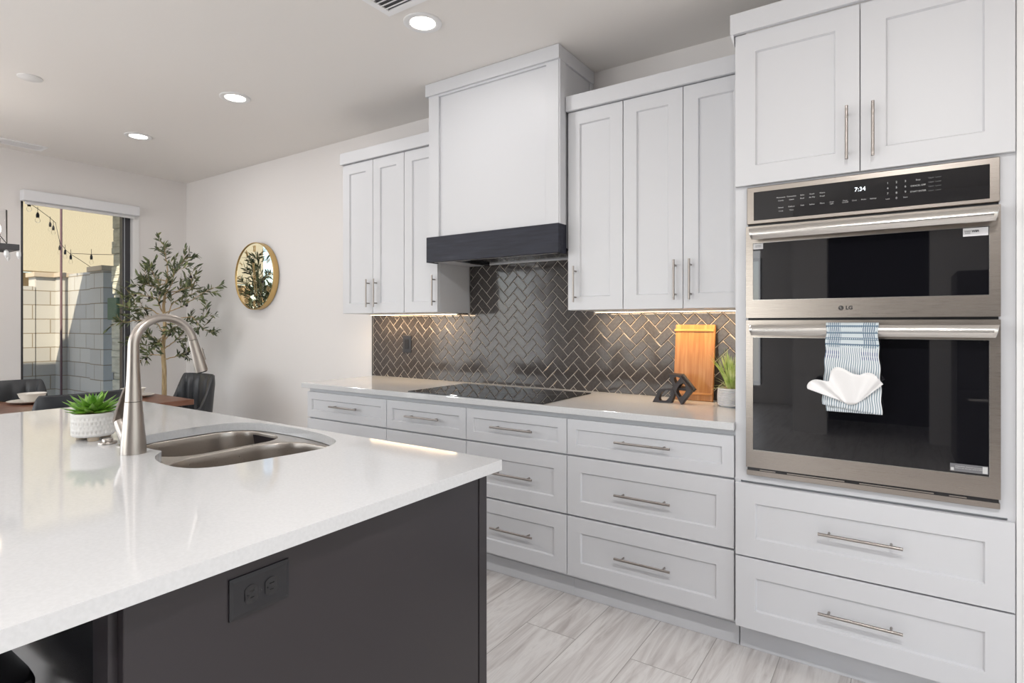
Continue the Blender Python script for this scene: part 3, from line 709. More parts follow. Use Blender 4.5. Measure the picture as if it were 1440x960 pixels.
# ------------------------------------------------------------------ island
IX0, IX1, IY0, IY1 = -3.195, -.940, -.02, 1.333
cut = smooth_loop([(-1.905, .838), (-1.862, .842), (-1.835, .822), (-1.80, .797), (-1.74, .775), (-1.65, .766), (-1.575, .785), (-1.53, .84), (-1.508, .95), (-1.488, 1.08), (-1.492, 1.16), (-1.54, 1.235), (-1.64, 1.278), (-1.78, 1.300), (-1.95, 1.305), (-2.08, 1.290), (-2.16, 1.235), (-2.183, 1.14), (-2.175, .98), (-2.135, .885), (-2.06, .845), (-1.96, .838)], 5)
isl = tag(MB().holed([(IX0, IY0), (IX1, IY0), (IX1, IY1), (IX0, IY1)], [cut], 2, .884, .914).build('island_worktop', M['quartz'], origin=(-2.07, .66, .884)), 'thick white quartz slab on the dark kitchen island', 'worktop')
t = thing('kitchen_island', 'charcoal painted kitchen island base with an end panel', 'island', (-2.07, .85, 0))
b = MB().box(-3.14, -.99, .42, 1.28, .1, .60).box(-3.14, -2.24, .42, 1.28, .60, .883).box(-1.42, -.99, .42, 1.28, .60, .883).box(-2.24, -1.42, .42, .70, .60, .883).box(-3.08, -1.05, .5, 1.22, 0, .1)
b.build('body', M['navy'], t)
MB().box(-.990, -.970, .385, 1.262, .0, .8835, .0012).build('end_panel', M['navy'], t)
MB().box(-1.02, -.9685, 1.266, 1.300, 0, .8835, .0015).build('corner_post', M['navy'], t)
MB().box(-1.045, -.990, .372, .42, 0, .8835, .001).build('back_stile', M['navy'], t)
MB().box(-3.14, -1.046, .392, .42, 0, .8835, .001).box(-1.70, -1.62, .380, .392, .0, .8835, .001).build('back_panel', M['blackgloss'], t)
for x0, x1 in ((-3.13, -2.62), (-2.61, -2.10), (-2.09, -1.58), (-1.57, -1.03)):
    shaker(x0, x1, .12, .87, 1.30, th=-.02).build('door', M['navy'], t)
# outlet on the end panel
eo = thing('island_outlet', 'charcoal double outlet on the end panel of the island', 'outlet', (-.970, .607, .815))
def yz(mb, x):      # geometry drawn in (y, z) facing +X
    return mb
pl = MB(); y0, y1, z0, z1 = .548, .665, .780, .853
pl.loops([[(-.9695, a, c_) for a, c_ in ((y0, z0), (y1, z0), (y1, z1), (y0, z1))], [(-.9665, a, c_) for a, c_ in ((y0, z0), (y1, z0), (y1, z1), (y0, z1))], [(-.9640, a, c_) for a, c_ in ((y0+.007, z0+.007), (y1-.007, z0+.007), (y1-.007, z1-.007), (y0+.007, z1-.007))]])
pl.build('cover_plate', M['blackplastic'], eo)
for cy in (.587, .626):
    P = []
    for k in range(28):
        a = 2*pi*k/28; P.append((-.9640, cy+max(-.0125, min(.0125, .0165*cos(a))), .8165+.0165*sin(a)))
    rc = MB(); rc.loops([P, [(-.9622, p[1], p[2]) for p in P]]); rr = rc.build('receptacle', M['blackgloss'], eo)
    MB().box(-.9622, -.9618, cy-.004, cy+.005, .8215, .8230).box(-.9622, -.9618, cy-.003, cy+.004, .8100, .8115).ball((-.9622, cy-.008, .8165), .0016, (.3, 1, 1), 8, 6).build('slot', mat('slot_black', (0, 0, 0), .9), rr)
MB().ball((-.9640, .6065, .8165), .0024, (.4, 1, 1), 10, 6).build('screw', M['blackgloss'], eo)

# sink: rim + two bowls
sk = thing('kitchen_sink', 'double bowl stainless undermount sink in the white island', 'sink', (-1.83, 1.03, .884))
bowlL = rrect(-2.170, -1.862, .865, 1.285, .10, 8)
bowlR = rrect(-1.836, -1.500, .800, 1.260, .12, 8)
rim = [(-2.23, .735), (-1.44, .735), (-1.44, 1.35), (-2.23, 1.35)]
MB().holed(rim, [bowlL, bowlR], 2, .8790, .8825).build('rim', M['sink'], sk)
for P, dz in ((bowlL, .20), (bowlR, .22)):
    cx = sum(p[0] for p in P)/len(P); cy = sum(p[1] for p in P)/len(P); L = []
    for s_, z in ((1.0, .8825), (.992, .878), (.985, .86), (.97, .884-dz+.035), (.955, .884-dz+.015), (.92, .884-dz+.004), (.85, .884-dz), (.15, .884-dz-.004)):
        L.append([(cx+(p[0]-cx)*s_, cy+(p[1]-cy)*s_, z) for p in P])
    bw = MB(); bw.loops(L, cap0=False, smooth=True); o = bw.build('bowl', M['sink'], sk)
    md = o.modifiers.new('thick', 'SOLIDIFY'); md.thickness = .0015; md.offset = 1
    MB().lathe([(.042, 0), (.042, .003), (.034, .003), (.030, -.001)], (cx, cy, .884-dz-.003), 28).build('drain', M['steelbright'], o)

# faucet
FX, FY = -1.900, .781
fa = thing('kitchen_faucet', 'tall brushed nickel gooseneck pull-down faucet behind the island sink', 'faucet', (FX, FY, .914))
MB().lathe([(.0340, 0), (.0340, .004), (.0330, .03), (.0295, .07), (.0262, .11), (.0236, .145), (.0229, .1535)], (FX, FY, .9142), 40).build('faucet_base', M['nickel'], fa)
path = [(FX, FY, .9142+z) for z in (.155, .19, .22, .25, .28)]; rad = [.0222, .0203, .0185, .0170, .0160]
Rr = .0875; cy, cz = FY+Rr, 1.2325
for k in range(1, 25):
    a = pi-(pi-R(12))*k/24; path.append((FX, cy+Rr*cos(a), cz+Rr*sin(a))); rad.append(.0152-.0022*min(1, k/10))
MB().tube(path, rad, 28).build('neck', M['nickel'], fa)
e_ = Vector(path[-1]); dv = (e_-Vector(path[-2])).normalized()
sh = MB().tube([e_+dv*.0015, e_+dv*.02, e_+dv*.06, e_+dv*.095, e_+dv*.108], [.0136, .0145, .0168, .0190, .0190], 28).build('spray_head', M['nickel'], fa)
MB().tube([e_+dv*.108, e_+dv*.112], [.017, .016], 24).build('nozzle', M['blackplastic'], sh)
p = e_+dv*.055+Vector((0, .0165, .004)); MB().tube([p-dv*.02, p+dv*.02], [.0055, .0065], 12).build('spray_button', M['nickel'], sh)
hv = Vector((-.93, -.37, 0)).normalized(); c0 = Vector((FX, FY, .955))
st = MB().tube([c0+hv*.012+Vector((0, 0, -.015)), c0+hv*.030+Vector((0, 0, .018)), c0+hv*.044+Vector((0, 0, .045)), c0+hv*.050+Vector((0, 0, .055))], [.020, .020, .018, .016], 22)
st.build('valve_stub', M['nickel'], fa)
q0 = c0+hv*.054+Vector((0, 0, .045)); side = Vector((-hv.y, hv.x, 0)); L = []
for k, (o_, z_, wd_, th_) in enumerate(((.004, -.004, .013, .004), (.004, .012, .017, .006), (-.006, .045, .016, .005), (-.018, .078, .014, .004), (-.028, .105, .012, .0035), (-.031, .112, .008, .002))):
    c_ = q0+hv*o_+Vector((0, 0, z_)); L.append([c_+side*wd_*cos(a)+hv*th_*sin(a) for a in [2*pi*i/14 for i in range(14)]])
lv = MB(); lv.loops(L, smooth=True); lv.build('lever', M['nickel'], fa)
# deck buttons
t = thing('sink_air_switch', 'small round nickel push button on the island in front of the succulent', 'button', (-2.122, .797, .914))
MB().lathe([(.0265, 0), (.0270, .003), (.0255, .006)], (-2.122, .797, .9142), 32).build('base_ring', M['nickel'], t)
MB().lathe([(.0150, .006), (.0152, .0145), (.0140, .0160)], (-2.122, .797, .9142), 28).build('push_button', M['nickel'], t)
tag(MB().lathe([(.021, 0), (.0212, .003), (.018, .0045), (.002, .005)], (-2.045, .815, .9142), 28).build('deck_hole_cover', M['nickel'], origin=(-2.045, .815, .914)), 'flat nickel deck disc right behind the faucet base', 'cover')

# succulent
px, py = -2.246, .802
su = thing('potted_succulent', 'green spiky succulent in a carved white footed pot on the island', 'potted plant', (px, py, .914))
mb = MB(); seg = 96; L = []
prof = [(.052, .0125), (.058, .0150), (.0615, .020)] + [(.0620, .020+.060*k/24) for k in range(1, 25)] + [(.0620, .088), (.0612, .0905), (.0580, .0905), (.0570, .080)]
for r_, z in prof:
    ring = []
    for k in range(seg):
        a = 2*pi*k/seg; d_ = 0
        if .022 < z < .0795 and r_ > .0615:
            bandn = (z-.022)/.0145; ph = (int(bandn) % 2)*.5; fz = bandn-int(bandn)
            gsh = max(0, cos((k/seg*32+ph)*2*pi)); d_ = .0042*gsh*sin(pi*fz)**.6
        rr = r_-d_; ring.append((px+rr*cos(a), py+rr*sin(a), .9142+z))
    L.append(ring)
mb.loops(L, smooth=True)
for f in mb.bm.faces:
    c_ = f.calc_center_median(); rr = math.hypot(c_.x-px, c_.y-py); zz = c_.z-.9142
    if .022 < zz < .0795 and .05 < rr < .0598: f.material_index = 1
mb.build('pot', [M['potwhite'], mat('carved_groove_clay', (.50, .46, .40), .7)], su)
for k in range(3):
    a = R(-20+120*k); MB().lathe([(.015, 0), (.0165, .012), (.016, .0135)], (px+.038*cos(a), py+.038*sin(a), .9142), 16).build('pot_foot', M['potfoot'], su)
MB().lathe([(.0568, .070), (.0568, .084), (.02, .088), (.002, .089)], (px, py, .9142), 28).build('soil', M['soil'], su)
lf = MB(); rg = random.Random(2)
for ringi, (n_, tilt, ln, wd) in enumerate(((10, 1.50, .090, .027), (9, 1.25, .088, .030), (8, .98, .082, .028), (7, .66, .068, .024), (5, .30, .046, .018))):
    for k in range(n_):
        a = 2*pi*(k+.5*(ringi % 2)+rg.uniform(-.15, .15))/n_; t_ = tilt+rg.uniform(-.1, .1); l_ = ln*rg.uniform(.9, 1.1)
        d = Vector((cos(a)*sin(t_), sin(a)*sin(t_), cos(t_))); s_ = Vector((-sin(a), cos(a), 0)); up = s_.cross(d)*-1
        P = Vector((px, py, 1.006+.003*ringi))+Vector((cos(a), sin(a), 0))*.006; L = []
        for q in range(9):
            t2 = q/8; w_ = wd*(sin(pi*min(1, t2*.62+.24))**1.0)*(1-t2**3)*.5+.0002; h_ = w_*.34
            L.append([P+s_*w_*cos(b2)+up*h_*sin(b2) for b2 in [2*pi*i/8 for i in range(8)]])
            P = P+d*(l_/8); d = (d+Vector((0, 0, .045 if ringi < 2 else .03))).normalized(); up = s_.cross(d)*-1
        lf.loops(L, smooth=True)
lf.build('leaves', M['succ'], su)

# bar stool tucked under the overhang
bs = thing('bar_stool', 'black leather counter stool tucked under the island overhang', 'stool', (-1.40, .14, 0))
MB().loops([[(x, y, z) for x, y in rrect(-1.40-.225+i, -1.40+.225-i, -.09+i, .355-i, .07-i*.5, 6)] for z, i in ((.600, .02), (.606, .006), (.64, 0), (.700, 0), (.714, .006), (.720, .022))], smooth=True) if False else None
mb = MB(); mb.loops([[(x, y, z) for x, y in rrect(-1.40-.225+i, -1.40+.225-i, -.09+i, .355-i, .07-i*.5, 6)] for z, i in ((.600, .02), (.606, .006), (.64, 0), (.695, 0), (.709, .006), (.715, .022))], smooth=True); mb.build('seat', M['blackgloss'], bs)
mb = MB(); mb.tube([(-1.615, -.08, .705), (-1.615, .335, .705)], .009, 8).tube([(-1.185, -.08, .705), (-1.185, .335, .705)], .009, 8).build('piping', M['blackgloss'], bs)
for sx in (-1, 1):
    for sy in (-1, 1): MB().tube([(-1.40+sx*.17, .13+sy*.16, .60), (-1.40+sx*.205, .13+sy*.20, 0)], [.014, .010], 10).build('leg', M['metalblack'], bs)
mb = MB(); q = [(-1.59, -.055), (-1.21, -.055), (-1.21, .315), (-1.59, .315)]
for a, b_ in zip(q, q[1:]+q[:1]): mb.tube([(a[0], a[1], .22), (b_[0], b_[1], .22)], .007, 8)
mb.build('footrest', M['metalblack'], bs)
MB().box(-1.58, -1.22, -.13, -.095, .62, .80, .015, 3).build('backrest', M['blackgloss'], bs)

# ------------------------------------------------------------------ dining set
tb = thing('dining_table', 'rectangular dark walnut dining table beyond the island', 'table', (-4.67, 1.12, 0))
MB().box(-5.15, -4.20, .10, 2.12, .722, .760, .003).build('tabletop', M['table'], tb)
MB().box(-5.05, -4.30, .20, 2.02, .65, .722).build('apron', M['tableleg'], tb)
for x in (-5.06, -4.29):
    for y in (.19, 2.03): MB().box(x-.035, x+.035, y-.035, y+.035, 0, .722, .004).build('leg', M['tableleg'], tb)
def make_chair(label):
    t = thing('dining_chair', label, 'chair', group='black leather dining chairs')
    sh = MB(); nu, nv = 120, 14; inner = []; outer = []
    AM = 118
    for j in range(nv+1):
        v = j/nv; ri = []; ro = []
        for i in range(nu+1):
            ph = R(-AM+2*AM*i/nu); f = max(0, (abs(ph)-R(48))/R(36)); ft = min(1, f)
            drop = (3*ft**2-2*ft**3)**.8 if ft > 0 else 0
            zt = .885-.252*drop; zb_ = .43; z = zb_+(zt-zb_)*v
            k_ = .86+.17*((z-.43)/.455)
            sx = math.copysign(abs(sin(ph))**.72, sin(ph)); sy = math.copysign(abs(cos(ph))**.72, cos(ph))
            x = .262*k_*sx; y = -.245*(.90+.13*((z-.43)/.455))*sy
            nrm = Vector((sin(ph), -cos(ph), 0))
            chn = .015*abs(cos(ph*10.5)) if abs(ph) < R(112) else 0
            ed = math.sin(pi*min(1, max(0, v)))  # soft edge
            th = .034*(.55+.45*min(1, (1-v)*7))
            ri.append(Vector((x, y, z))-nrm*(th*.5+(.0085-chn)*0+chn*min(1, (1-v)*10)))
            ro.append(Vector((x, y, z))+nrm*th*.5)
        inner.append(ri); outer.append(ro)
    # closed section per column: inner bottom->top, rounded top, outer top->bottom
    cols = []
    for i in range(nu+1):
        a = [inner[j][i] for j in range(nv+1)]; b_ = [outer[j][i] for j in range(nv, -1, -1)]
        m_ = (a[-1]+b_[0])/2+Vector((0, 0, .008)); cols.append(a+[m_]+b_)
    sh.loops(cols, smooth=True); sh.build('backrest_shell', M['leather'], t, world=False)
    st = MB(); st.loops([[(x, y, z) for x, y in rrect(-.225+i, .225-i, -.215+i, .235-i, .08-i*.5, 6)] for z, i in ((.395, .03), (.40, .008), (.43, 0), (.475, 0), (.492, .012), (.498, .04))], smooth=True); st.build('seat', M['leather'], t, world=False)
    for sx in (-1, 1):
        for sy in (-1, 1): MB().tube([(sx*.15, sy*.15, .40), (sx*.22, sy*.21, 0)], [.016, .009], 10).build('leg', M['metalblack'], t, world=False)
    return t
ch = make_chair('black channel-back leather chair at the head of the table, near the clock wall'); ch.location = (-4.74, 2.235, 0); ch.rotation_euler = (0, 0, pi)
dup(ch, (-5.10, 1.335, 0), R(-90), 'black leather dining chair on the far window side of the table')
dup(ch, (-4.24, 1.40, 0), R(90), 'black leather dining chair on the near side, its back to the succulent')
dup(ch, (-4.24, .745, 0), R(90), 'black leather dining chair cut by the left picture edge, near side of the table')
# dishes
def lathe_thing(name, label, cat, prof, loc, m, group=None):
    return tag(MB().lathe(prof, loc, 40).build(name, m, origin=loc), label, cat, group)
plate = [(.075, 0), (.085, .003), (.135, .016), (.137, .018), (.132, .018), (.085, .007), (.01, .006)]
bowl = [(.040, 0), (.045, .006), (.068, .030), (.078, .056), (.0805, .058), (.076, .056), (.062, .030), (.035, .010), (.004, .008)]
def setting(x, y, who):
    lathe_thing('dinner_plate', 'cream dinner plate ' + who, 'plate', plate, (x, y, .7605), M['ceramic'], 'cream plates on the dining table')
lathe_thing('dinner_plate', 'cream dinner plate under the bowl on the window side of the table', 'plate', plate, (-4.93, 1.40, .7605), M['ceramic'], 'cream plates on the dining table')
lathe_thing('soup_bowl', 'cream bowl stacked on a plate in front of the far side chair', 'bowl', bowl, (-4.93, 1.40, .7685), M['ceramic'], 'cream bowls on the dining table')
lathe_thing('dinner_plate', 'cream plate partly hidden by the near side chair', 'plate', plate, (-4.42, 1.40, .7605), M['ceramic'], 'cream plates on the dining table')
lathe_thing('dinner_plate', 'cream plate at the head of the table, right of the faucet neck', 'plate', plate, (-4.70, 1.93, .7605), M['ceramic'], 'cream plates on the dining table')
lathe_thing('soup_bowl', 'cream bowl at the head of the table behind the faucet', 'bowl', bowl, (-4.70, 1.93, .7685), M['ceramic'], 'cream bowls on the dining table')
# centrepiece
cpz = thing('floral_centrepiece', 'dark bowl of gold and purple dried flowers at the left edge', 'centrepiece', (-4.72, 1.07, .761))
MB().lathe([(.05, 0), (.09, .02), (.10, .045), (.09, .045), (.03, .02)], (-4.72, 1.07, .7605), 28).build('bowl', M['metalblack'], cpz)
rg = random.Random(9)
for nm, mm, n_ in (('gold_petals', mat('gold_petal', (.55, .30, .05), .5), 46), ('purple_petals', mat('purple_petal', (.05, .03, .08), .6), 46)):
    noise(mm); mb = MB()
    for k in range(n_):
        a = rg.uniform(0, 2*pi); t_ = rg.uniform(.1, 1.3)
        blade(mb, (-4.72+.04*cos(a), 1.07+.04*sin(a), .80), (cos(a)*sin(t_), sin(a)*sin(t_), cos(t_)), rg.uniform(.05, .09), .022, .6, 4)
    mb.build(nm, mm, cpz)

# chandelier
cn = thing('chandelier', 'black linear chandelier with clear glass candle tubes above the dining table', 'chandelier', (-4.70, .75, 1.76))
y0, y1 = .24, 1.24
mb = MB()
for x in (-4.60, -4.80): mb.box(x-.012, x+.012, y0, y1-.0, 1.764, 1.800, .002)
for y in (y0, y1-.024): mb.box(-4.80, -4.60, y, y+.024, 1.764, 1.800, .002)
mb.tube([(-4.70, y0, 1.782), (-4.70, y0, 2.3), (-4.70, .75, 2.45), (-4.70, .75, 2.73)], .006, 8).tube([(-4.70, y1-.012, 1.782), (-4.70, y1-.012, 2.3), (-4.70, .75, 2.45)], .004, 8) if False else None
mb.build('frame', mat('chandelier_iron', (.09, .09, .095), .45, .3), cn)
MB().tube([(-4.70, .75, 2.45), (-4.70, .75, 2.72)], .007, 10).lathe([(.06, 0), (.06, .018)], (-4.70, .75, 2.7215), 24).build('stem', M['metalblack'], cn)
mb = MB()
for x in (-4.60, -4.80):
    for y in (.30, 1.18): mb.tube([(x, y, 1.80), (-4.70, .75, 2.45)], .0025, 6)
mb.build('suspension_rods', M['metalblack'], cn)
for x in (-4.60, -4.80):
    for k in range(5):
        y = .32+k*.204
        MB().lathe([(.046, .002), (.046, .205), (.0435, .205), (.0435, .002)], (x, y, 1.80), 28, False, False).build('glass_tube', M['tube'], cn)
        MB().lathe([(.014, 0), (.014, .055), (.010, .058)], (x, y, 1.80), 14).build('candle_sleeve', M['candle'], cn)
        MB().lathe([(.008, 0), (.016, .018), (.017, .035), (.010, .055), (.002, .068)], (x, y, 1.858), 14).build('candle_bulb', M['bulb'], cn)
for x in (-4.60, -4.80):
    for k in range(17):
        y = .27+k*.0605; MB().tube([(x, y, 1.763), (x, y, 1.752), (x, y, 1.728), (x, y, 1.708)], [.003, .013, .013, .002], 6, smooth=False).build('crystal_drop', M['crystal'], cn)

light('chandelier_glow', 'POINT', (-4.70, .75, 1.95), 9, (1, .90, .80), parent=cn, shadow_soft_size=.12)

# ------------------------------------------------------------------ wall clock
cl = thing('wall_clock', 'round gold rimmed mirror clock on the plain wall', 'clock', (-4.765, YB, 1.727))
cx, cz = -4.765, 1.727
def ringy(prof, seg=64):      # lathe around Y
    mb = MB(); mb.loops([[(cx+r_*cos(2*pi*k/seg), y, cz+r_*sin(2*pi*k/seg)) for k in range(seg)] for r_, y in prof], False, False, smooth=False); return mb
ringy([(.296, 2.979), (.300, 2.974), (.300, 2.925), (.298, 2.922), (.294, 2.922), (.292, 2.925), (.292, 2.94)]).build('rim', M['gold'], cl)
mb = MB(); mb.loops([[(cx+r_*cos(2*pi*k/64), y, cz+r_*sin(2*pi*k/64)) for k in range(64)] for r_, y in ((.293, 2.972), (.293, 2.9305))]); mb.build('mirror_face', M['mirror'], cl)
mk = MB()
num = ['XII', 'I', 'II', 'III', 'IIII', 'V', 'VI', 'VII', 'VIII', 'IX', 'X', 'XI']
def stroke(mb, a, b_, wdt, org, ang):
    ca, sa = cos(ang), sin(ang)
    def tr(p): return (org[0]+p[0]*ca+p[1]*sa, org[1]-p[0]*sa+p[1]*ca)
    A, B = Vector(a), Vector(b_); d = (B-A).normalized(); n_ = Vector((-d.y, d.x))*wdt/2
    P = [tr(A-n_), tr(B-n_), tr(B+n_), tr(A+n_)]
    mb.prism([(p[0], 2.9285, p[1]) for p in P], (0, .0018, 0))
for k, s_ in enumerate(num):
    ang = 2*pi*k/12; org = (cx+.245*sin(ang), cz+.245*cos(ang)); ws = {'I': .011, 'V': .022, 'X': .022}
    tot = sum(ws[c_] for c_ in s_); x = -tot/2
    for c_ in s_:
        w_ = ws[c_]; xm = x+w_/2; hh = .027
        if c_ == 'I': stroke(mk, (xm, -hh), (xm, hh), .004, org, ang)
        elif c_ == 'V': stroke(mk, (xm-.007, hh), (xm, -hh), .004, org, ang); stroke(mk, (xm+.007, hh), (xm, -hh), .003, org, ang)
        else: stroke(mk, (xm-.008, hh), (xm+.008, -hh), .004, org, ang); stroke(mk, (xm+.008, hh), (xm-.008, -hh), .003, org, ang)
        x += w_
mk.build('numerals', M['clockmark'], cl)
for nm, ang, ln, wd in (('hour_hand', R(-8), .12, .010), ('minute_hand', R(172), .18, .007)):
    mb = MB(); stroke(mb, (0, -.02), (0, ln), wd, (cx, cz), ang)
    for v in mb.bm.verts: v.co.y -= .004 if nm == 'hour_hand' else .007
    mb.build(nm, M['clockmark'], cl)
mb = MB(); mb.ball((cx, 2.922, cz), .010, (1, .5, 1)); mb.build('hub', M['clockmark'], cl)

# ------------------------------------------------------------------ ceiling fittings
cans = [(-1.889, 2.022, 'nearest recessed ceiling light, beside the square vent and hood'), (-3.5, 2.022, 'middle recessed ceiling light of the row of three'), (-4.831, 2.019, 'farthest recessed ceiling light, nearest the window wall'),
        (-1.9, .1, ''), (-3.5, .1, ''), (.10, .15, ''), (-4.8, -1.9, ''), (-2.6, -1.9, ''), (1.15, .15, ''), (-.3, -1.4, '')]  # unseen cans added to brighten the room and lower drawers
for k, (x, y, lb) in enumerate(cans):
    t = thing('recessed_ceiling_light', lb or 'added recessed ceiling light out of view, for extra brightness', 'ceiling light', (x, y, ZC), group='recessed ceiling lights' if lb else 'added recessed lights out of view')
    MB().lathe([(.092, -.0005), (.091, -.005), (.086, -.0065), (.064, -.0065), (.060, -.004), (.0585, -.0015)], (x, y, ZC), 40, False, False).build('trim_ring', M['trim'], t)
    MB().lathe([(.0595, -.0045), (.05, -.0030), (.001, -.0025)], (x, y, ZC), 40, False, True).build('lamp_lens', M['lens'], t)
    light('lamp', 'AREA', (x, y, ZC-.011), CAN_POWER*(.45, .6, .6, .25, .7, 5.2, 1.0, 1.0, 1.6, 1.0)[k], (1, .98, .965), parent=t, shape='DISK', size=.11)
tag(MB().lathe([(.060, 0), (.060, -.004), (.056, -.006), (.001, -.006)], (-4.21, 1.185, ZC), 40, False).build('smoke_detector_cover', M['trim'], origin=(-4.21, 1.185, ZC)), 'flat round white disc on the ceiling above the dining table', 'detector')
v1 = thing('ceiling_vent', 'long slim white ceiling vent near the window wall', 'vent', (-5.82, 1.45, ZC), group='ceiling vents')
mb = MB().box(-5.905, -5.885, 1.20, 1.735, ZC-.008, ZC-.0003, .001).box(-5.755, -5.735, 1.20, 1.735, ZC-.008, ZC-.0003, .001).box(-5.885, -5.755, 1.715, 1.735, ZC-.008, ZC-.0003).box(-5.885, -5.755, 1.20, 1.22, ZC-.008, ZC-.0003).box(-5.885, -5.755, 1.452, 1.462, ZC-.007, ZC-.0003)
mb.build('frame', M['vent'], v1)
mb = MB()
for k in range(8):
    x = -5.878+k*.0155
    mb.box(x, x+.006, 1.22, 1.715, ZC-.006, ZC-.003)
mb.build('slats', M['vent'], v1); MB().box(-5.886, -5.754, 1.219, 1.716, ZC-.0015, ZC-.0004).build('duct_shadow', M['ventdark'], v1)
v2 = thing('ceiling_vent', 'square white ceiling vent cut by the top edge of the picture', 'vent', (-1.82, 1.73, ZC), group='ceiling vents')
mb = MB(); mb.holed([(-1.972, 1.575), (-1.665, 1.575), (-1.665, 1.885), (-1.972, 1.885)], [[(-1.94, 1.605), (-1.70, 1.605), (-1.70, 1.853), (-1.94, 1.853)]], 2, ZC-.008, ZC-.0003); mb.build('frame', M['vent'], v2)
mb = MB()
for k in range(9): y = 1.612+k*.027; mb.prism([(-1.94, y, ZC-.0075), (-1.94, y+.014, ZC-.002), (-1.94, y+.016, ZC-.002), (-1.94, y+.003, ZC-.0085)], (.24, 0, 0))
mb.build('slats', M['vent'], v2); MB().box(-1.941, -1.699, 1.604, 1.854, ZC-.0015, ZC-.0004).build('duct_shadow', M['ventdark'], v2)

# ------------------------------------------------------------------ olive tree
ol = thing('olive_tree', 'slender indoor olive tree standing in the corner by the window', 'tree', (-5.40, 2.50, 0))
MB().lathe([(.12, 0), (.13, .01), (.16, .26), (.165, .28), (.15, .28), (.145, .25)], (-5.40, 2.50, 0), 32).build('planter', M['potgrey'], ol)
MB().lathe([(.145, .22), (.145, .255), (.01, .262)], (-5.40, 2.50, 0), 28).build('soil', M['soil'], ol)
_f, _c, _s = 805, cos(R(34.18)), sin(R(34.18))
CT = Vector((-5.40, 2.50, 0)); dep = 5.40*_s+2.50*_c
def at(px_, py_, dd=0):          # points of the branch skeleton, spread about the trunk
    q = (px_-720)/_f; d_ = dep+dd
    return Vector((d_*(q*_c-_s), d_*(q*_s+_c), 1.30-(py_-455.5)/_f*d_))
trunk = [Vector((-5.40, 2.50, .25)), at(233, 590), at(231, 555), at(231, 520), at(229, 490), at(232, 460), at(230, 430), at(233, 405), at(236, 385)]
MB().tube(trunk, [.024, .022, .020, .0185, .017, .015, .012, .009, .007], 12).build('trunk', M['trunk'], ol)
br = MB(); tips = []
BR = [([(236, 388), (234, 368), (232, 352), (230, 343)], 0), ([(237, 395), (248, 378), (258, 366), (267, 361)], .05), ([(237, 395), (220, 392), (213, 380), (210, 372)], .08),
      ([(232, 410), (215, 402), (205, 398), (196, 402)], -.1), ([(233, 425), (215, 418), (190, 412), (178, 418)], -.05), ([(231, 445), (205, 432), (182, 432), (170, 428)], .05),
      ([(231, 450), (200, 450), (180, 452), (163, 452)], -.15), ([(232, 440), (258, 430), (280, 415), (300, 404)], -.05), ([(231, 455), (262, 452), (285, 447), (292, 441)], .1),
      ([(233, 420), (250, 410), (262, 402), (268, 392)], .1), ([(230, 480), (215, 476), (200, 472), (192, 478)], -.1), ([(231, 490), (248, 478), (255, 470), (258, 462)], .05),
      ([(231, 505), (250, 500), (262, 497), (268, 492)], 0), ([(231, 500), (212, 498), (200, 505), (195, 512)], .05), ([(231, 450), (245, 425), (262, 415), (280, 410)], .12),
      ([(231, 470), (222, 455), (205, 442), (190, 440)], .12), ([(233, 412), (242, 400), (246, 385), (252, 378)], -.08), ([(230, 440), (222, 428), (226, 412), (224, 405)], -.12),
      ([(231, 480), (238, 468), (242, 462), (247, 468)], -.12), ([(231, 450), (270, 445), (285, 462), (296, 468)], -.08), ([(231,470),(225,478),(218,484),(214,492)], -.15), ([(235,400),(225,400),(212,396),(204,388)], .02),
      ([(233,412),(255,408),(270,402),(268,383)], -.06)]
rg = random.Random(11); lv = MB(); ly = MB(); fr_ = MB()
def leafat(mb, p, d, ln):
    d = d.normalized(); s_ = d.cross(Vector((rg.uniform(-1, 1), rg.uniform(-1, 1), rg.uniform(.2, 1)))).normalized(); up = s_.cross(d)
    w_ = ln*.13; L = []
    for t_, k_ in ((0, .15), (.25, .8), (.55, 1), (.8, .65), (1, .05)):
        c_ = p+d*ln*t_-up*ln*.10*t_*t_
        L.append([c_-s_*w_*k_, c_+up*.0008, c_+s_*w_*k_, c_-up*.0008])
    mb.loops(L, smooth=True)
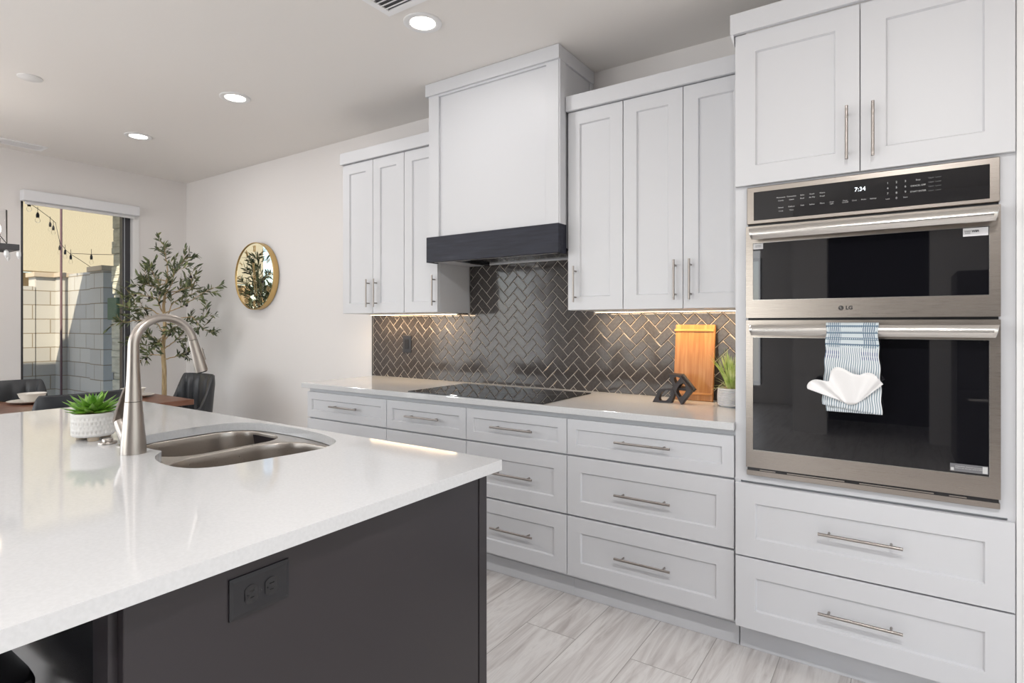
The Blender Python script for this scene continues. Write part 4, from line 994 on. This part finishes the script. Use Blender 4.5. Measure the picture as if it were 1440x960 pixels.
for pts, dd in BR:
    P = [at(x, y, dd*k/3) for k, (x, y) in enumerate(pts)]
    Q = []
    for k in range(3):
        for j in range(5): Q.append(P[k].lerp(P[k+1], j/5)+Vector((rg.gauss(0, .003), rg.gauss(0, .003), rg.gauss(0, .003))))
    Q.append(P[3]); br.tube(Q, [.0055*(1-.75*k/len(Q)) for k in range(len(Q))], 6)
    for k in range(4, len(Q)-1):
        T = (Q[k+1]-Q[k]).normalized()
        # side twigs
        if k % 2 == 0 and k < len(Q)-1:
            sd_ = (T.cross(Vector((rg.uniform(-1, 1), rg.uniform(-1, 1), rg.uniform(-1, 1)))).normalized()+T*.9+Vector((0, 0, .25))).normalized()
            tl = rg.uniform(.06, .13); br.tube([Q[k], Q[k]+sd_*tl*.5, Q[k]+sd_*tl+Vector((0, 0, .01))], [.002, .0016, .0008], 4)
            for j in range(4, 12):
                p = Q[k]+sd_*tl*j/11
                for s2 in (1,):
                    dv = (sd_+T.cross(sd_).normalized()*rg.choice((-1, 1))*.9+Vector((rg.gauss(0, .3), rg.gauss(0, .3), rg.gauss(.1, .3)))).normalized()
                    leafat(ly if rg.random() < .16 else lv, p, dv, rg.uniform(.044, .070))
        for s2 in range(2):
            dv = (T+T.orthogonal().normalized()*rg.uniform(-1, 1)+Vector((rg.gauss(0, .5), rg.gauss(0, .5), rg.gauss(.15, .4)))).normalized()
            leafat(ly if rg.random() < .16 else lv, Q[k], dv, rg.uniform(.044, .072))
        if rg.random() < .05: fr_.ball(Q[k]+Vector((0, 0, -.015)), .011, (1, 1, 1.25), 10, 8)
br.build('branches', M['trunk'], ol); lv.build('leaves', M['olive'], ol, fixn=False); ly.build('young_leaves', M['oliveyoung'], ol, fixn=False); fr_.build('olives', M['fruit'], ol)

# ------------------------------------------------------------------ outdoors
struct('ground', MB().box(-20, XL-.15, -8, 12, -.25, -.05), M['patio'])
tag(MB().box(-8.72, XL-.15, -6, 4.2, 3.02, 3.22).build('patio_roof', M['stucco'], origin=(-7.4, -1, 3.02)), 'stucco patio cover over the terrace outside the window', 'patio cover')
yw = thing('block_garden_wall', 'grey concrete block wall with capped pillars outside the window', 'garden wall', (-9.4, 3.3, -.05))
MB().box(-10.05, -8.62, 3.25, 3.45, -.05, 2.02).build('side_panel', M['block'], yw)
MB().box(-10.30, -10.20, 1.5, 2.93, -.05, 1.835).build('rear_panel', M['block'], yw)
for x0, x1, yf, zt in ((-9.02, -8.60, 3.18, 2.00), (-10.40, -10.0, 3.17, 1.975), (-10.50, -10.21, 2.94, 1.975)):
    pp = MB().box(x0, x1, yf, yf+(.35 if yf > 3 else .23), -.05, zt).build('pillar', M['block'], yw)
    MB().box(x0-.03, x1+.03, yf-.03, yf+(.38 if yf > 3 else .25), zt, zt+.065, .004).build('pillar_cap', M['blockcap'], pp)
hs = thing('neighbour_house', 'cream stucco house wall beyond the garden wall', 'house', (-14.2, 4, -.05))
MB().box(-14.4, -14.0, -3, 12, 2.34, 7).build('upper_wall', M['stucco'], hs)
MB().box(-14.9, -14.6, -3, 12, -.05, 2.34).build('lower_wall', M['stuccoshade'], hs)
co = thing('stone_column', 'stacked stone column at the patio edge outside the window', 'column', (-6.8, 2.9, -.05))
mb = MB(); z = -.05; rg = random.Random(4)
while z < 3.0:
    hh = rg.choice((.07, .10, .13, .17)); a = rg.uniform(-.012, .014)
    yy = 2.672+a; xx = -6.55+rg.uniform(-.015, .015)
    cut_ = rg.uniform(2.85, 3.1)
    mb.box(-7.0+rg.uniform(-.02, .015), xx, yy, cut_, z, min(3.018, z+hh-.004), .006).box(-7.0, xx-.01+rg.uniform(0, .015), cut_+.004, 3.12, z, min(3.018, z+hh-.004), .006); z += hh
mb.build('stone_stack', M['stone'], co)
tag(MB().box(-6.92, -6.70, 2.595, 2.656, 1.345, 1.575, .006).build('utility_box', M['elec'], origin=(-6.81, 2.62, 1.345)), 'green utility box fixed on the stone column', 'utility box')
tag(MB().tube([(-9.93, 3.15, -.05), (-9.93, 3.15, 3.9)], .014, 10).build('light_pole', M['pole'], origin=(-9.95, 3.115, -.05)), 'slim dark maroon pole rising above the block wall outside', 'pole')
_t = MB()
def at2(px_, py_, X):
    q = (px_-720)/_f; k_ = X/(q*_c-_s); return Vector((X, k_*(q*_s+_c), 1.30-(py_-455.5)/_f*k_))
sl = thing('string_lights', 'dark festoon cable with hanging globe bulbs across the yard', 'string lights', at2(77, 312, -9.5))
wires = [[at2(22, 278, -8.6), at2(40, 285, -8.7), at2(54, 294, -8.9), at2(70, 306, -9.3), at2(78, 313, -9.8), at2(84, 340, -9.7), at2(93, 352, -9.5), at2(99, 357, -9.3), at2(112, 365, -9.1), at2(127, 375, -9.0)], [at2(98, 356, -9.3), at2(130, 357.5, -8.6), at2(165, 358, -7.6)]]
for wv in wires:
    MB().tube(wv, .0035, 6).build('cable', M['metalblack'], sl)
for x, y, dp in ((41, 286, -8.7), (53, 302, -8.9), (70.5, 315, -9.3), (75, 320, -9.6), (84, 348, -9.7), (91.5, 354, -9.5), (99.5, 361, -9.3), (128.5, 361, -8.65)):
    p = at2(x, y, dp); s_ = .62 if x < 60 else .5
    MB().tube([p+Vector((0, 0, .10)), p+Vector((0, 0, .02))], .003, 5).lathe([(.014*s_, .03), (.030*s_, 0), (.028*s_, -.035)], tuple(p), 12).build('lamp_socket', M['metalblack'], sl)
    MB().lathe([(.020*s_, 0), (.042*s_, -.025), (.042*s_, -.045), (.006, -.065)], tuple(p-Vector((0, 0, .036))), 14).build('globe_bulb', M['tube'], sl)

# ------------------------------------------------------------------ living side seen only in reflections
fd = thing('refrigerator', 'black stainless refrigerator seen only reflected in the oven glass', 'refrigerator', (.86, -1.9, 0))
MB().box(.42, 1.30, -2.6, -1.93, .02, 1.78, .004).build('cabinet', M['fridge'], fd)
for x0, x1, hx in ((.42, .857, .80), (.863, 1.30, .92)):
    d = MB().box(x0, x1, -1.928, -1.86, .72, 1.78, .008, 2).build('door', M['fridge'], fd)
    MB().tube([(hx, -1.86, 1.55), (hx, -1.80, 1.50), (hx, -1.80, .90), (hx, -1.86, .85)], .012, 10).build('handle', M['steelbright'], d)
d = MB().box(.42, 1.30, -1.928, -1.86, .03, .71, .008, 2).build('freezer_drawer', M['fridge'], fd)
MB().tube([(.50, -1.86, .63), (.50, -1.80, .63), (1.22, -1.80, .63), (1.22, -1.86, .63)], .012, 10).build('handle', M['steelbright'], d)
